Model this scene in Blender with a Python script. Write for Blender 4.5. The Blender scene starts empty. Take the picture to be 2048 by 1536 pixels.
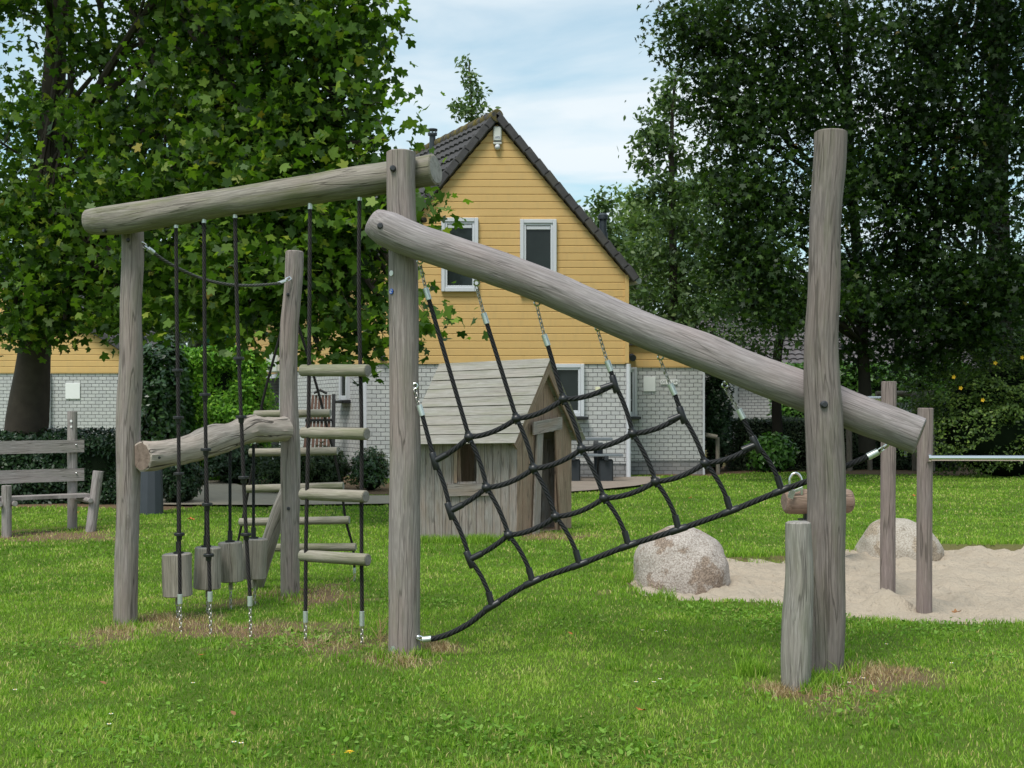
import bpy, math, random
import numpy as np
from mathutils import Vector, Matrix, noise
R = math.radians
random.seed(7)
S = bpy.context.scene
COL = S.collection

# ------------------------------------------------------------------ camera, world, sun, exposure
F, CX, HY, EH = 2400.0, 1024.0, 826.0, 1.45
cam = bpy.data.cameras.new('camera'); camo = bpy.data.objects.new('camera', cam); COL.objects.link(camo)
camo.location = (0, 0, EH); camo.rotation_euler = (R(90), 0, 0)
cam.sensor_width = 36; cam.lens = 36 * F / 2048; cam.shift_y = (HY - 768) / 2048
cam.clip_start = .1; cam.clip_end = 2000
cam.dof.use_dof = True; cam.dof.focus_distance = 7.2; cam.dof.aperture_fstop = 14.0
S.camera = camo
S.view_settings.view_transform = 'Standard'; S.view_settings.look = 'None'
S.view_settings.gamma = 1; S.view_settings.exposure = 0.88
SUN_EL, SUN_AZ = R(60), R(-152)      # azimuth of the sun measured from +Y clockwise
sun = bpy.data.lights.new('sun', 'SUN'); suno = bpy.data.objects.new('sun', sun); COL.objects.link(suno)
sun.energy = 1.7; sun.angle = R(22); sun.color = (1, .96, .9)
sd = Vector((math.sin(SUN_AZ) * math.cos(SUN_EL), math.cos(SUN_AZ) * math.cos(SUN_EL), math.sin(SUN_EL)))
suno.rotation_euler = sd.to_track_quat('Z', 'Y').to_euler()
suno.location = sd * 50

w = bpy.data.worlds.new('World'); S.world = w; w.use_nodes = True
nt = w.node_tree; nt.nodes.clear(); N = nt.nodes.new; L = nt.links.new
out = N('ShaderNodeOutputWorld'); bg = N('ShaderNodeBackground'); L(bg.outputs[0], out.inputs[0])
sky = N('ShaderNodeTexSky'); sky.sky_type = 'NISHITA'; sky.sun_disc = False
sky.sun_elevation = SUN_EL; sky.sun_rotation = SUN_AZ; sky.ozone_density = 2.0; sky.dust_density = 2
bg.inputs[1].default_value = 0.1
tc = N('ShaderNodeTexCoord'); sep = N('ShaderNodeSeparateXYZ'); L(tc.outputs['Generated'], sep.inputs[0])
def wm(op, a, b=None, c=None):
    n = N('ShaderNodeMath'); n.operation = op
    for i, x in enumerate((a, b, c)):
        if x is None: continue
        if isinstance(x, (int, float)): n.inputs[i].default_value = x
        else: L(x, n.inputs[i])
    return n.outputs[0]
zz = wm('ADD', wm('MAXIMUM', sep.outputs[2], 0.0), .10)
cmb = N('ShaderNodeCombineXYZ'); L(wm('DIVIDE', sep.outputs[0], zz), cmb.inputs[0]); L(wm('DIVIDE', sep.outputs[1], zz), cmb.inputs[1])
mp = N('ShaderNodeMapping'); mp.inputs['Rotation'].default_value = (0, 0, R(10)); mp.inputs['Scale'].default_value = (.95, 1.5, 1)
mp.inputs['Location'].default_value = (3.1, 1.7, 0)
L(cmb.outputs[0], mp.inputs[0])
n1 = N('ShaderNodeTexNoise'); n1.inputs['Scale'].default_value = 1.25; n1.inputs['Detail'].default_value = 7; n1.inputs['Roughness'].default_value = .52; n1.inputs['Distortion'].default_value = .5
L(mp.outputs[0], n1.inputs['Vector'])
cr = N('ShaderNodeValToRGB'); cr.color_ramp.elements[0].position = .36; cr.color_ramp.elements[1].position = .62
cr.color_ramp.elements[0].color = (.28,) * 3 + (1,); cr.color_ramp.elements[1].color = (.97,) * 3 + (1,)
L(n1.outputs[0], cr.inputs[0])
n2 = N('ShaderNodeTexNoise'); n2.inputs['Scale'].default_value = .5; n2.inputs['Detail'].default_value = 4
L(mp.outputs[0], n2.inputs['Vector'])
cr2 = N('ShaderNodeValToRGB'); cr2.color_ramp.elements[0].position = .3; cr2.color_ramp.elements[1].position = .7
cr2.color_ramp.elements[0].color = (4.3, 4.9, 5.25, 1); cr2.color_ramp.elements[1].color = (4.9, 5.3, 5.55, 1)
L(n2.outputs[0], cr2.inputs[0])
hs = N('ShaderNodeMix'); hs.data_type = 'RGBA'; hs.blend_type = 'MULTIPLY'; hs.inputs[0].default_value = 1
L(sky.outputs[0], hs.inputs[6]); hs.inputs[7].default_value = (.85, 1.15, 1.0, 1)
mx = N('ShaderNodeMix'); mx.data_type = 'RGBA'
L(cr.outputs[0], mx.inputs[0]); L(hs.outputs[2], mx.inputs[6]); L(cr2.outputs[0], mx.inputs[7])
L(mx.outputs[2], bg.inputs[0])

# ------------------------------------------------------------------ helpers
def P(u, v, Y): return Vector(((u - CX) / F * Y, Y, EH - (v - HY) / F * Y))
def gY(v): return EH * F / (v - HY)
def G(u, v): return P(u, v, gY(v))
ORG = {}
def prop(o, label=None, cat=None, group=None, kind=None):
    if label: o['label'] = label
    if cat: o['category'] = cat
    if group: o['group'] = group
    if kind: o['kind'] = kind
    return o
def thing(name, label, cat, loc, group=None):
    o = bpy.data.objects.new(name, None); COL.objects.link(o); o.location = loc; o.empty_display_size = .2
    ORG[o] = Vector(loc); return prop(o, label, cat, group)
class MB:
    def __init__(s): s.v = []; s.f = []; s.m = []; s.a = []
    def add(s, vs, fs, mi=0, lp=None):
        b = len(s.v); s.v += [tuple(x) for x in vs]; s.a += [tuple(x) for x in (lp or vs)]
        for f in fs: s.f.append(tuple(i + b for i in f)); s.m.append(mi)
    def box(s, c, d, rot=None, mi=0, bev=0):
        # box centre c, full size d, rotation matrix rot; bev chamfers all edges
        c = Vector(c); hx, hy, hz = d[0] / 2, d[1] / 2, d[2] / 2; rot = rot or Matrix.Identity(3)
        b = min(bev, hx * .9, hy * .9, hz * .9)
        if b <= 0:
            vs = [Vector((x, y, z)) for x in (-hx, hx) for y in (-hy, hy) for z in (-hz, hz)]
            fs = [(0, 1, 3, 2), (4, 6, 7, 5), (0, 4, 5, 1), (2, 3, 7, 6), (0, 2, 6, 4), (1, 5, 7, 3)]
        else:
            vs = []; idx = {}
            for sx in (-1, 1):
                for sy in (-1, 1):
                    for sz in (-1, 1):
                        for k in range(3):
                            p = [sx * hx, sy * hy, sz * hz]
                            for j in range(3):
                                if j != k: p[j] -= (sx, sy, sz)[j] * b
                            idx[(sx, sy, sz, k)] = len(vs); vs.append(Vector(p))
            fs = []
            for k in range(3):
                o = [j for j in range(3) if j != k]
                for sg in (-1, 1):
                    q = []
                    for a_, b_ in ((-1, -1), (1, -1), (1, 1), (-1, 1)):
                        t = [0, 0, 0]; t[k] = sg; t[o[0]] = a_; t[o[1]] = b_; q.append(idx[(*t, k)])
                    fs.append(tuple(q))
            for k in range(3):      # edges running along axis k
                o = [j for j in range(3) if j != k]
                for a_ in (-1, 1):
                    for b_ in (-1, 1):
                        t0 = [0, 0, 0]; t1 = [0, 0, 0]; t0[o[0]] = t1[o[0]] = a_; t0[o[1]] = t1[o[1]] = b_; t0[k] = -1; t1[k] = 1
                        fs.append((idx[(*t0, o[0])], idx[(*t1, o[0])], idx[(*t1, o[1])], idx[(*t0, o[1])]))
            for sx in (-1, 1):
                for sy in (-1, 1):
                    for sz in (-1, 1): fs.append(tuple(idx[(sx, sy, sz, k)] for k in range(3)))
        sd_ = random.random() * 5
        lp = [(v.x + sd_, v.y, v.z + sd_) for v in vs]
        s.add([c + rot @ v for v in vs], fs, mi, lp)
    def tube(s, pts, rad, seg=12, cap=True, mi=0, capmi=None, amp=0, fr=1.3, sd=0., cham=0, lz0=0., ridge=0):
        pts = [Vector(p) for p in pts]; n = len(pts)
        if not hasattr(rad, '__len__'): rad = [rad] * n
        rad = list(rad)
        T = [(pts[min(i + 1, n - 1)] - pts[max(i - 1, 0)]).normalized() for i in range(n)]
        ref = Vector((0, -1, 0)) if abs(T[0].y) < .8 else Vector((0, 0, 1))
        u = (ref - T[0] * ref.dot(T[0])).normalized()
        rings = []; lps = []; z = lz0
        L_ = [0]
        for i in range(1, n): L_.append(L_[-1] + (pts[i] - pts[i - 1]).length)
        def ring(p, t, u_, r, z_, a=1):
            v_ = t.cross(u_); vs = []; lp = []
            for k in range(seg):
                th = 2 * math.pi * k / seg; c, s_ = math.cos(th), math.sin(th); rr = r
                if amp:
                    rr *= 1 + a * amp * noise.noise(Vector((c * fr + sd, s_ * fr, z_ * 2.2 + sd * 3)))*1.6 + a * amp * .45 * noise.noise(Vector((c * 3.2 + sd, s_ * 3.2, z_ * 7)))
                    if ridge: rr *= 1 + ridge * noise.noise(Vector((c * 7 + sd, s_ * 7, z_ * 9)))
                vs.append(p + (u_ * c + v_ * s_) * rr); lp.append((c * rr, s_ * rr, z_ + sd * 7))
            return vs, lp
        us = []
        for i in range(n):
            u = (u - T[i] * u.dot(T[i])).normalized(); us.append(u.copy())
        seq = []
        if cham and cap: seq.append((pts[0], T[0], us[0], rad[0] - cham, L_[0]))
        for i in range(n):
            p = pts[i]
            if cham and i == 0: p = pts[0] + T[0] * cham * .6
            if cham and i == n - 1: p = pts[-1] - T[-1] * cham * .6
            seq.append((p, T[i], us[i], rad[i], L_[i]))
        if cham and cap: seq.append((pts[-1], T[-1], us[-1], rad[-1] - cham, L_[-1]))
        vs = []; lp = []
        for q in seq:
            a, b = ring(*q); vs += a; lp += b
        m = len(seq); fs = []
        for i in range(m - 1):
            for k in range(seg):
                k2 = (k + 1) % seg
                fs.append((i * seg + k, i * seg + k2, (i + 1) * seg + k2, (i + 1) * seg + k))
        s.add(vs, fs, mi, lp)
        if cap:
            cm = mi if capmi is None else capmi
            for e, o in ((0, 0), (1, (m - 1) * seg)):
                vv = vs[o:o + seg]; ll = lp[o:o + seg]; c = sum(vv, Vector()) / seg
                cl = (0, 0, ll[0][2])
                f = [(k, (k + 1) % seg, seg) if e else ((k + 1) % seg, k, seg) for k in range(seg)]
                s.add(vv + [c], f, cm, ll + [cl])
    def sphere(s, c, r, seg=12, rings=8, mi=0, sc=(1, 1, 1)):
        c = Vector(c); vs = []; fs = []
        for i in range(rings + 1):
            ph = math.pi * i / rings
            for k in range(seg):
                th = 2 * math.pi * k / seg
                vs.append(c + Vector((math.sin(ph) * math.cos(th) * r * sc[0], math.sin(ph) * math.sin(th) * r * sc[1], math.cos(ph) * r * sc[2])))
        for i in range(rings):
            for k in range(seg):
                fs.append((i * seg + k, (i + 1) * seg + k, (i + 1) * seg + (k + 1) % seg, i * seg + (k + 1) % seg))
        s.add(vs, fs, mi)
    def quad(s, a, b, c, d, mi=0, lp=None): s.add([a, b, c, d], [(0, 1, 2, 3)], mi, lp)
    def prism(s, poly, off, mi=0, lp=None):
        n = len(poly); off = Vector(off); poly = [Vector(p) for p in poly]
        l2 = (list(lp) + list(lp)) if lp else None
        s.add(poly + [p + off for p in poly], [tuple(range(n)), tuple(range(2 * n - 1, n - 1, -1))] + [(i, i + n, (i + 1) % n + n, (i + 1) % n) for i in range(n)], mi, l2)
    def build(s, name, mats, parent=None, smooth=True, ang=38, **kw):
        if not isinstance(mats, (list, tuple)): mats = [mats]
        me = bpy.data.meshes.new(name); o = bpy.data.objects.new(name, me); COL.objects.link(o)
        org = Vector((0, 0, 0))
        if parent is not None: org = ORG[parent]; o.parent = parent
        elif 'loc' in kw: org = Vector(kw.pop('loc')); o.location = org
        elif s.v:
            A = np.array(s.v); org = Vector((A[:, 0].mean(), A[:, 1].mean(), A[:, 2].min())) if kw.get('cat') else Vector((0, 0, 0))
            o.location = org
        kw.pop('loc', None)
        ORG[o] = org
        me.from_pydata([Vector(v) - org for v in s.v], [], s.f)
        for m in mats: me.materials.append(m)
        me.polygons.foreach_set('material_index', s.m)
        at = me.attributes.new('lp', 'FLOAT_VECTOR', 'POINT'); at.data.foreach_set('vector', np.array(s.a, dtype=np.float32).ravel())
        me.update()
        if smooth:
            me.shade_smooth(); me.set_sharp_from_angle(angle=R(ang))
        return prop(o, **kw)
def spline(pts, step):
    """Catmull-Rom resample of [(Vector, radius)]"""
    out = []; n = len(pts)
    for i in range(n - 1):
        p0, p1, p2, p3 = pts[max(i - 1, 0)], pts[i], pts[i + 1], pts[min(i + 2, n - 1)]
        k = max(2, int((p2[0] - p1[0]).length / step))
        for j in range(k):
            t = j / k
            def cr_(a, b, c, d): return .5 * ((2 * b) + (c - a) * t + (2 * a - 5 * b + 4 * c - d) * t * t + (3 * b - a - 3 * c + d) * t ** 3)
            out.append((cr_(p0[0], p1[0], p2[0], p3[0]), cr_(p0[1], p1[1], p2[1], p3[1])))
    out.append(pts[-1]); return out
def vn(x, y, sc, seed=0):
    """numpy value noise 0..1"""
    x = np.asarray(x) * sc + 100.7 + seed * 17.3; y = np.asarray(y) * sc + 57.1 + seed * 9.1
    xi = np.floor(x).astype(np.int64); yi = np.floor(y).astype(np.int64); fx = x - xi; fy = y - yi
    fx = fx * fx * (3 - 2 * fx); fy = fy * fy * (3 - 2 * fy)
    def h(a, b):
        q = (a * 374761393 + b * 668265263 + seed * 974711) & 0xffffffff
        q = ((q ^ (q >> 13)) * 1274126177) & 0xffffffff
        return ((q ^ (q >> 16)) & 0xffff) / 65535.
    return (h(xi, yi) * (1 - fx) + h(xi + 1, yi) * fx) * (1 - fy) + (h(xi, yi + 1) * (1 - fx) + h(xi + 1, yi + 1) * fx) * fy

# ------------------------------------------------------------------ materials
class MT:
    def __init__(s, name, rough=.6, spec=.3, metal=0):
        s.m = bpy.data.materials.new(name); s.m.use_nodes = True; s.t = s.m.node_tree
        s.b = s.t.nodes['Principled BSDF']; s.out = s.t.nodes['Material Output']
        s.b.inputs['Roughness'].default_value = rough; s.b.inputs['Specular IOR Level'].default_value = spec; s.b.inputs['Metallic'].default_value = metal
    def n(s, t): return s.t.nodes.new(t)
    def l(s, a, b): s.t.links.new(a, b)
    def attr(s, nm='lp'): a = s.n('ShaderNodeAttribute'); a.attribute_name = nm; return a
    def map(s, v, sc=(1, 1, 1), rot=(0, 0, 0)):
        m = s.n('ShaderNodeMapping'); m.inputs['Scale'].default_value = sc; m.inputs['Rotation'].default_value = rot; s.l(v, m.inputs[0]); return m.outputs[0]
    def noise(s, v, sc=5, det=4, ro=.55, dis=0):
        n = s.n('ShaderNodeTexNoise'); n.inputs['Scale'].default_value = sc; n.inputs['Detail'].default_value = det; n.inputs['Roughness'].default_value = ro; n.inputs['Distortion'].default_value = dis
        if v: s.l(v, n.inputs['Vector'])
        return n.outputs[0]
    def ramp(s, f, stops):
        r = s.n('ShaderNodeValToRGB'); e = r.color_ramp.elements
        while len(e) < len(stops): e.new(.5)
        for i, (p, c) in enumerate(stops):
            e[i].position = p; e[i].color = (c if len(c) == 4 else (*c, 1)) if hasattr(c, '__len__') else (c, c, c, 1)
        s.l(f, r.inputs[0]); return r.outputs[0]
    def mix(s, f, a, b, mode='MIX'):
        m = s.n('ShaderNodeMix'); m.data_type = 'RGBA'; m.blend_type = mode
        for i, x in ((0, f), (6, a), (7, b)):
            if isinstance(x, (int, float)): m.inputs[i].default_value = x
            elif isinstance(x, tuple): m.inputs[i].default_value = (*x, 1) if len(x) == 3 else x
            else: s.l(x, m.inputs[i])
        return m.outputs[2]
    def math(s, op, a, b=None):
        n = s.n('ShaderNodeMath'); n.operation = op
        for i, x in enumerate((a, b)):
            if x is None: continue
            if isinstance(x, (int, float)): n.inputs[i].default_value = x
            else: s.l(x, n.inputs[i])
        return n.outputs[0]
    def col(s, c):
        if isinstance(c, tuple): s.b.inputs['Base Color'].default_value = (*c, 1)
        else: s.l(c, s.b.inputs['Base Color'])
        return s
    def bump(s, h, st=.3, d=.01):
        b = s.n('ShaderNodeBump'); b.inputs['Strength'].default_value = st; b.inputs['Distance'].default_value = d
        s.l(h, b.inputs['Height']); s.l(b.outputs[0], s.b.inputs['Normal']); return s
def simple(name, c, rough=.6, spec=.3, metal=0, var=.12, sc=8):
    M = MT(name, rough, spec, metal); tc_ = M.n('ShaderNodeTexCoord')
    f = M.noise(tc_.outputs['Object'], sc, 5)
    M.col(M.mix(f, tuple(x * (1 - var) for x in c), tuple(min(1, x * (1 + var)) for x in c))); M.bump(f, .15, .004)
    return M.m
def wood(name, light, dark, green=.35, gcol=(.13, .15, .07), scale=1., crack=.5, warm=0.):
    light, dark = [(c[0] * .98, c[1] * .96, c[2] * .98) for c in (light, dark)]
    M = MT(name, .85, .15); a = M.attr().outputs['Vector']
    g1 = M.noise(M.map(a, (46 * scale, 46 * scale, 1.5 * scale)), 1, 6, .68, .12)
    g2 = M.noise(M.map(a, (110 * scale, 110 * scale, 5 * scale)), 1, 3, .6)
    g3 = M.noise(M.map(a, (5, 5, 1.8)), 1, 4, .6)
    base = M.mix(M.ramp(g1, [(.18, 0.), (.82, 1.)]), dark, light)
    base = M.mix(M.math('MULTIPLY', M.ramp(g2, [(.4, 0.), (.62, 1.)]), .5), base, tuple(x * .5 for x in dark))
    g5 = M.noise(M.map(a, (150 * scale, 150 * scale, 9 * scale)), 1, 2, .5)
    base = M.mix(M.math('MULTIPLY', M.ramp(g5, [(.55, 0.), (.68, 1.)]), .32), base, tuple(min(1, x * 1.4) for x in light))
    base = M.mix(M.ramp(g3, [(.38, 0.), (.66, .45)]), base, (light[0] * .78 + warm, light[1] * .70, light[2] * .66))
    gn = M.noise(M.map(a, (7, 7, 1.1)), 1.7, 5, .65)
    base = M.mix(M.math('MULTIPLY', M.ramp(gn, [(.47, 0.), (.68, 1.)]), green), base, gcol)
    ck = M.noise(M.map(a, (15 * scale, 15 * scale, .75 * scale)), 1.3, 2, .4, .2)
    ckm = M.ramp(ck, [(.482, 0.), (.495, 1.), (.507, 1.), (.52, 0.)])
    ckm = M.math('MULTIPLY', ckm, M.math('MULTIPLY', M.ramp(g3, [(.36, 0.), (.52, 1.)]), crack))
    vo = M.n('ShaderNodeTexVoronoi'); vo.inputs['Scale'].default_value = 1; M.l(M.map(a, (3.4, 3.4, 1.25)), vo.inputs['Vector'])
    kn = M.math('MULTIPLY', M.ramp(vo.outputs['Distance'], [(.03, 1.), (.05, .35), (.058, .9), (.075, 0.)]), crack)
    base = M.mix(M.math('MULTIPLY', kn, .75), base, (.07, .055, .042))
    base = M.mix(ckm, base, (.035, .03, .025)); M.col(base)
    h = M.math('SUBTRACT', M.math('ADD', M.math('MULTIPLY', g1, .6), M.math('MULTIPLY', g2, .4)), ckm)
    M.bump(h, .8, .007); return M.m
def endgrain(name, c, dark):
    M = MT(name, .85, .15); a = M.attr(); sp = M.n('ShaderNodeSeparateXYZ'); M.l(a.outputs['Vector'], sp.inputs[0])
    cb = M.n('ShaderNodeCombineXYZ'); M.l(sp.outputs[0], cb.inputs[0]); M.l(sp.outputs[1], cb.inputs[1])
    ln = M.n('ShaderNodeVectorMath'); ln.operation = 'LENGTH'; M.l(cb.outputs[0], ln.inputs[0])
    nz = M.noise(a.outputs['Vector'], 22, 4)
    rr = M.math('ADD', ln.outputs['Value'], M.math('MULTIPLY', nz, .012))
    rg = M.math('SINE', M.math('MULTIPLY', rr, 900.))
    base = M.mix(M.math('MULTIPLY', M.ramp(rg, [(0., 0.), (1., 1.)]), .5), c, dark)
    base = M.mix(M.ramp(M.noise(a.outputs['Vector'], 30, 5), [(.4, 0.), (.7, .6)]), base, tuple(x * .6 for x in dark))
    at = M.math('ARCTAN2', sp.outputs[1], sp.outputs[0])
    cr_ = M.math('ABSOLUTE', M.math('SINE', M.math('ADD', M.math('MULTIPLY', at, 1.5), M.math('MULTIPLY', nz, 1.2))))
    ckm = M.math('MULTIPLY', M.ramp(cr_, [(0., 1.), (.06, 0.)]), .7)
    M.col(M.mix(ckm, base, (.03, .025, .02))); M.bump(M.math('SUBTRACT', rg, ckm), .3, .002); return M.m

W_POST = wood('weathered post wood', (.375, .335, .31), (.205, .18, .165), .3, warm=.02)
W_POST2 = wood('brown grey post wood', (.30, .262, .24), (.145, .126, .115), .3, warm=.0)
W_STUMP = wood('green grey stump wood', (.42, .395, .36), (.22, .203, .18), .35)
W_BLOCK = wood('pale log block wood', (.42, .385, .33), (.24, .215, .18), .2)
W_BEAM = wood('silver beam wood', (.395, .36, .355), (.24, .215, .21), .10, warm=.01, crack=.3)
W_BEAMG = wood('mossy beam wood', (.34, .315, .27), (.185, .17, .14), .8, (.15, .155, .075))
W_GNARL = wood('pale gnarled wood', (.52, .46, .40), (.34, .295, .25), .05, crack=.9, scale=.8)
W_RUNG = wood('rung wood', (.40, .375, .31), (.24, .225, .175), .8, (.15, .165, .08), crack=.2)
W_BENCH = wood('bench wood', (.42, .385, .37), (.26, .235, .225), .2)
W_PLANK = wood('playhouse wall plank', (.42, .395, .36), (.25, .225, .20), .5, (.25, .18, .12), warm=.05)
W_PLANKR = wood('playhouse gable plank', (.42, .33, .25), (.26, .185, .125), .3, (.20, .15, .10), warm=.06)
W_ROOFB = wood('playhouse roof board', (.43, .415, .37), (.29, .28, .245), .5, (.19, .20, .12), crack=.2)
W_FAR = wood('far post wood', (.30, .27, .23), (.17, .15, .13), .4)
E_GREY = endgrain('end grain grey', (.34, .32, .30), (.22, .20, .185))
E_RED = endgrain('end grain brown', (.27, .20, .165), (.17, .12, .10))
BLACK = simple('black plastic', (.014, .014, .016), .38, .5)
ROPE = None
def ropemat(name, c, tw=190., spec=.3):
    M = MT(name, .7, spec); a = M.attr(); sp = M.n('ShaderNodeSeparateXYZ'); M.l(a.outputs['Vector'], sp.inputs[0])
    at = M.math('ARCTAN2', sp.outputs[1], sp.outputs[0])
    s_ = M.math('SINE', M.math('ADD', M.math('MULTIPLY', at, 5.), M.math('MULTIPLY', sp.outputs[2], tw)))
    M.col(M.mix(M.ramp(s_, [(0., 0.), (1., 1.)]), tuple(x * .5 for x in c), tuple(x * 1.4 for x in c))); M.bump(s_, .8, .003); return M.m
ROPE = ropemat('black rope', (.020, .020, .022)); ROPEB = ropemat('dark brown rope', (.034, .028, .028)); ROPEG = ropemat('grey rope', (.10, .10, .09))
METAL = simple('galvanised steel', (.62, .66, .64), .42, .5, .75)
STEEL = simple('stainless steel', (.72, .72, .72), .22, .5, 1., .04)
CHAIN = simple('chain steel', (.42, .40, .37), .4, .5, .85)
DKMET = simple('dark bolt', (.03, .03, .035), .45, .5)
WHITE = simple('white painted frame', (.60, .61, .65), .4, .4, 0, .04)
WSHEET = simple('white plate', (.80, .80, .79), .5, .3, 0, .05)
CREAM = simple('pale plastic', (.62, .62, .58), .5, .4, 0, .05)
GREYP = simple('grey plastic', (.055, .062, .075), .6, .25)
BLUE = simple('blue sticker', (.03, .10, .42), .4, .4)
TEAL = simple('teal cladding', (.06, .33, .25), .6)
DARKIN = simple('dark interior', (.03, .018, .014), .9, .1)
PIPE = simple('dark flue pipe', (.035, .045, .055), .5, .4)
PATIO = simple('patio soil paving', (.26, .215, .18), .9, .1, 0, .25, 3)
LOUNG = simple('brown slat', (.13, .07, .05), .6)
TABLE = simple('grey table board', (.17, .19, .21), .6)
INK = simple('black ink', (.03, .03, .03), .6)
YEL = simple('yellow petal', (.85, .52, .03), .6)
DAISY = simple('white petal', (.85, .85, .82), .6, .2, 0, .03)
ORL = simple('orange dead leaf', (.42, .14, .04), .7, .2, 0, .3, 30)
BRL = simple('brown dead leaf', (.26, .13, .06), .7, .2, 0, .3, 30)
def glass():
    M = MT('dark window glass', .05, .28); tc_ = M.n('ShaderNodeTexCoord')
    M.col(M.mix(M.noise(tc_.outputs['Object'], 1.6, 3), (.008, .011, .011), (.03, .038, .036))); return M.m
GLASS = glass()
def siding():
    M = MT('ochre cladding', .55, .3); a = M.attr().outputs['Vector']
    g = M.noise(M.map(a, (1.2, 1.2, 55)), 1, 4); g2 = M.noise(a, .9, 4)
    c = M.mix(g, (.62, .395, .145), (.70, .46, .185)); c = M.mix(M.math('MULTIPLY', g2, .35), c, (.50, .33, .15)); st_ = M.noise(M.map(a, (4.5, 4.5, .35)), 1, 5, .7); c = M.mix(M.ramp(st_, [(.5, 0.), (.75, .3)]), c, (.36, .27, .15))
    M.col(c); M.bump(g, .2, .002); return M.m
SIDING = siding()
GROOVE = simple('groove lip painted highlight', (.74, .55, .30), .6)  # lip paler than the boards, the edge highlight is painted in its colour
def brick(name, mort, c1, c2, w_=.2, h_=.094):
    M = MT(name, .95, .08); a = M.attr().outputs['Vector']
    b = M.n('ShaderNodeTexBrick'); b.offset = .5; b.inputs['Scale'].default_value = 1; b.inputs['Brick Width'].default_value = w_; b.inputs['Row Height'].default_value = h_
    b.inputs['Mortar Size'].default_value = .0075; b.inputs['Mortar Smooth'].default_value = .25; b.inputs['Bias'].default_value = 0
    b.inputs['Color1'].default_value = (*c1, 1); b.inputs['Color2'].default_value = (*c2, 1); b.inputs['Mortar'].default_value = (*mort, 1)
    wob = M.n('ShaderNodeVectorMath'); wob.operation = 'ADD'; nn = M.n('ShaderNodeTexNoise'); nn.inputs['Scale'].default_value = 9; M.l(a, nn.inputs['Vector'])
    sc = M.n('ShaderNodeVectorMath'); sc.operation = 'SCALE'; sc.inputs['Scale'].default_value = .012; M.l(nn.outputs['Color'], sc.inputs[0]); M.l(a, wob.inputs[0]); M.l(sc.outputs[0], wob.inputs[1])
    M.l(wob.outputs[0], b.inputs['Vector'])
    n = M.noise(a, 38, 5, .7); n2 = M.noise(a, 1.1, 4)
    c = M.mix(M.ramp(n, [(.35, .32), (.6, 0.)]), b.outputs['Color'], (.24, .24, .25))
    c = M.mix(M.ramp(n2, [(.35, 0.), (.75, .28)]), c, (.42, .41, .38)); M.col(c)
    h = M.math('ADD', M.math('MULTIPLY', b.outputs['Fac'], -1.2), M.math('MULTIPLY', n, .8)); M.bump(h, .8, .012); return M.m
BRICK = brick('white split brick', (.10, .10, .105), (.52, .52, .525), (.60, .60, .59))
BRICKD = brick('grey plinth brick', (.10, .10, .10), (.22, .22, .23), (.30, .29, .29))
PAVER = brick('path pavers', (.20, .17, .12), (.38, .33, .26), (.45, .40, .33), .3, .15)
def tilem():
    M = MT('dark roof tile', .8, .25); a = M.attr().outputs['Vector']
    n = M.noise(a, 6, 6, .7); n2 = M.noise(a, 1.2, 4, .6); v = M.noise(a, 60, 2)
    c = M.mix(n, (.035, .033, .036), (.10, .095, .098)); c = M.mix(M.ramp(v, [(.66, 0.), (.72, .6)]), c, (.30, .31, .28))
    c = M.mix(M.ramp(n2, [(.52, 0.), (.75, .5)]), c, (.11, .10, .075)); M.col(c); M.bump(n, .4, .01); return M.m
TILE = tilem()
def mossm():
    M = MT('mossy ridge tile', .9, .15); tc_ = M.n('ShaderNodeTexCoord'); n = M.noise(tc_.outputs['Object'], 5, 6, .7)
    M.col(M.mix(M.ramp(n, [(.42, 0.), (.58, 1.)]), (.075, .07, .07), (.16, .125, .04))); M.bump(n, .5, .01); return M.m
MOSS = mossm()
def stonem(name, cols, ):
    M = MT(name, .9, .2); a = M.n('ShaderNodeTexCoord').outputs['Object']
    sp = M.noise(a, 70, 4, .8); n = M.noise(a, 3.2, 6, .65); n2 = M.noise(a, 9, 5, .7)
    geo = M.n('ShaderNodeNewGeometry'); 
    c = M.mix(M.ramp(sp, [(.38, 0.), (.62, 1.)]), cols[0], cols[1])
    c = M.mix(M.ramp(n, [(.52, 0.), (.57, .75)]), c, M.mix(M.ramp(sp, [(.45, 0.), (.6, 1.)]), tuple(x * .7 for x in cols[2]), tuple(x * 1.7 for x in cols[2])))
    c = M.mix(M.ramp(n2, [(.60, 0.), (.68, .6)]), c, tuple(x * .5 for x in cols[2])); M.col(c)
    M.bump(M.math('ADD', M.math('MULTIPLY', sp, .35), n2), .8, .02); return M.m
STONE = stonem('granite boulder', [(.24, .195, .165), (.56, .50, .46), (.20, .14, .10)])
STONE2 = stonem('sandy boulder', [(.28, .235, .19), (.52, .47, .41), (.27, .21, .15)])
def sandm():
    M = MT('pale sand', .95, .1); a = M.n('ShaderNodeTexCoord').outputs['Object']
    n = M.noise(a, 2.3, 6, .65); f = M.noise(a, 90, 3, .8); k = M.noise(a, 16, 4, .7)
    c = M.mix(n, (.42, .345, .27), (.53, .45, .36)); c = M.mix(M.math('MULTIPLY', f, .3), c, (.43, .34, .25))
    c = M.mix(M.ramp(k, [(.62, 0.), (.70, .5)]), c, (.27, .20, .14)); M.col(c); M.bump(M.math('ADD', M.math('MULTIPLY', k, 1.8), M.math('MULTIPLY', f, .25)), .85, .04); return M.m
SAND = sandm()
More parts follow.
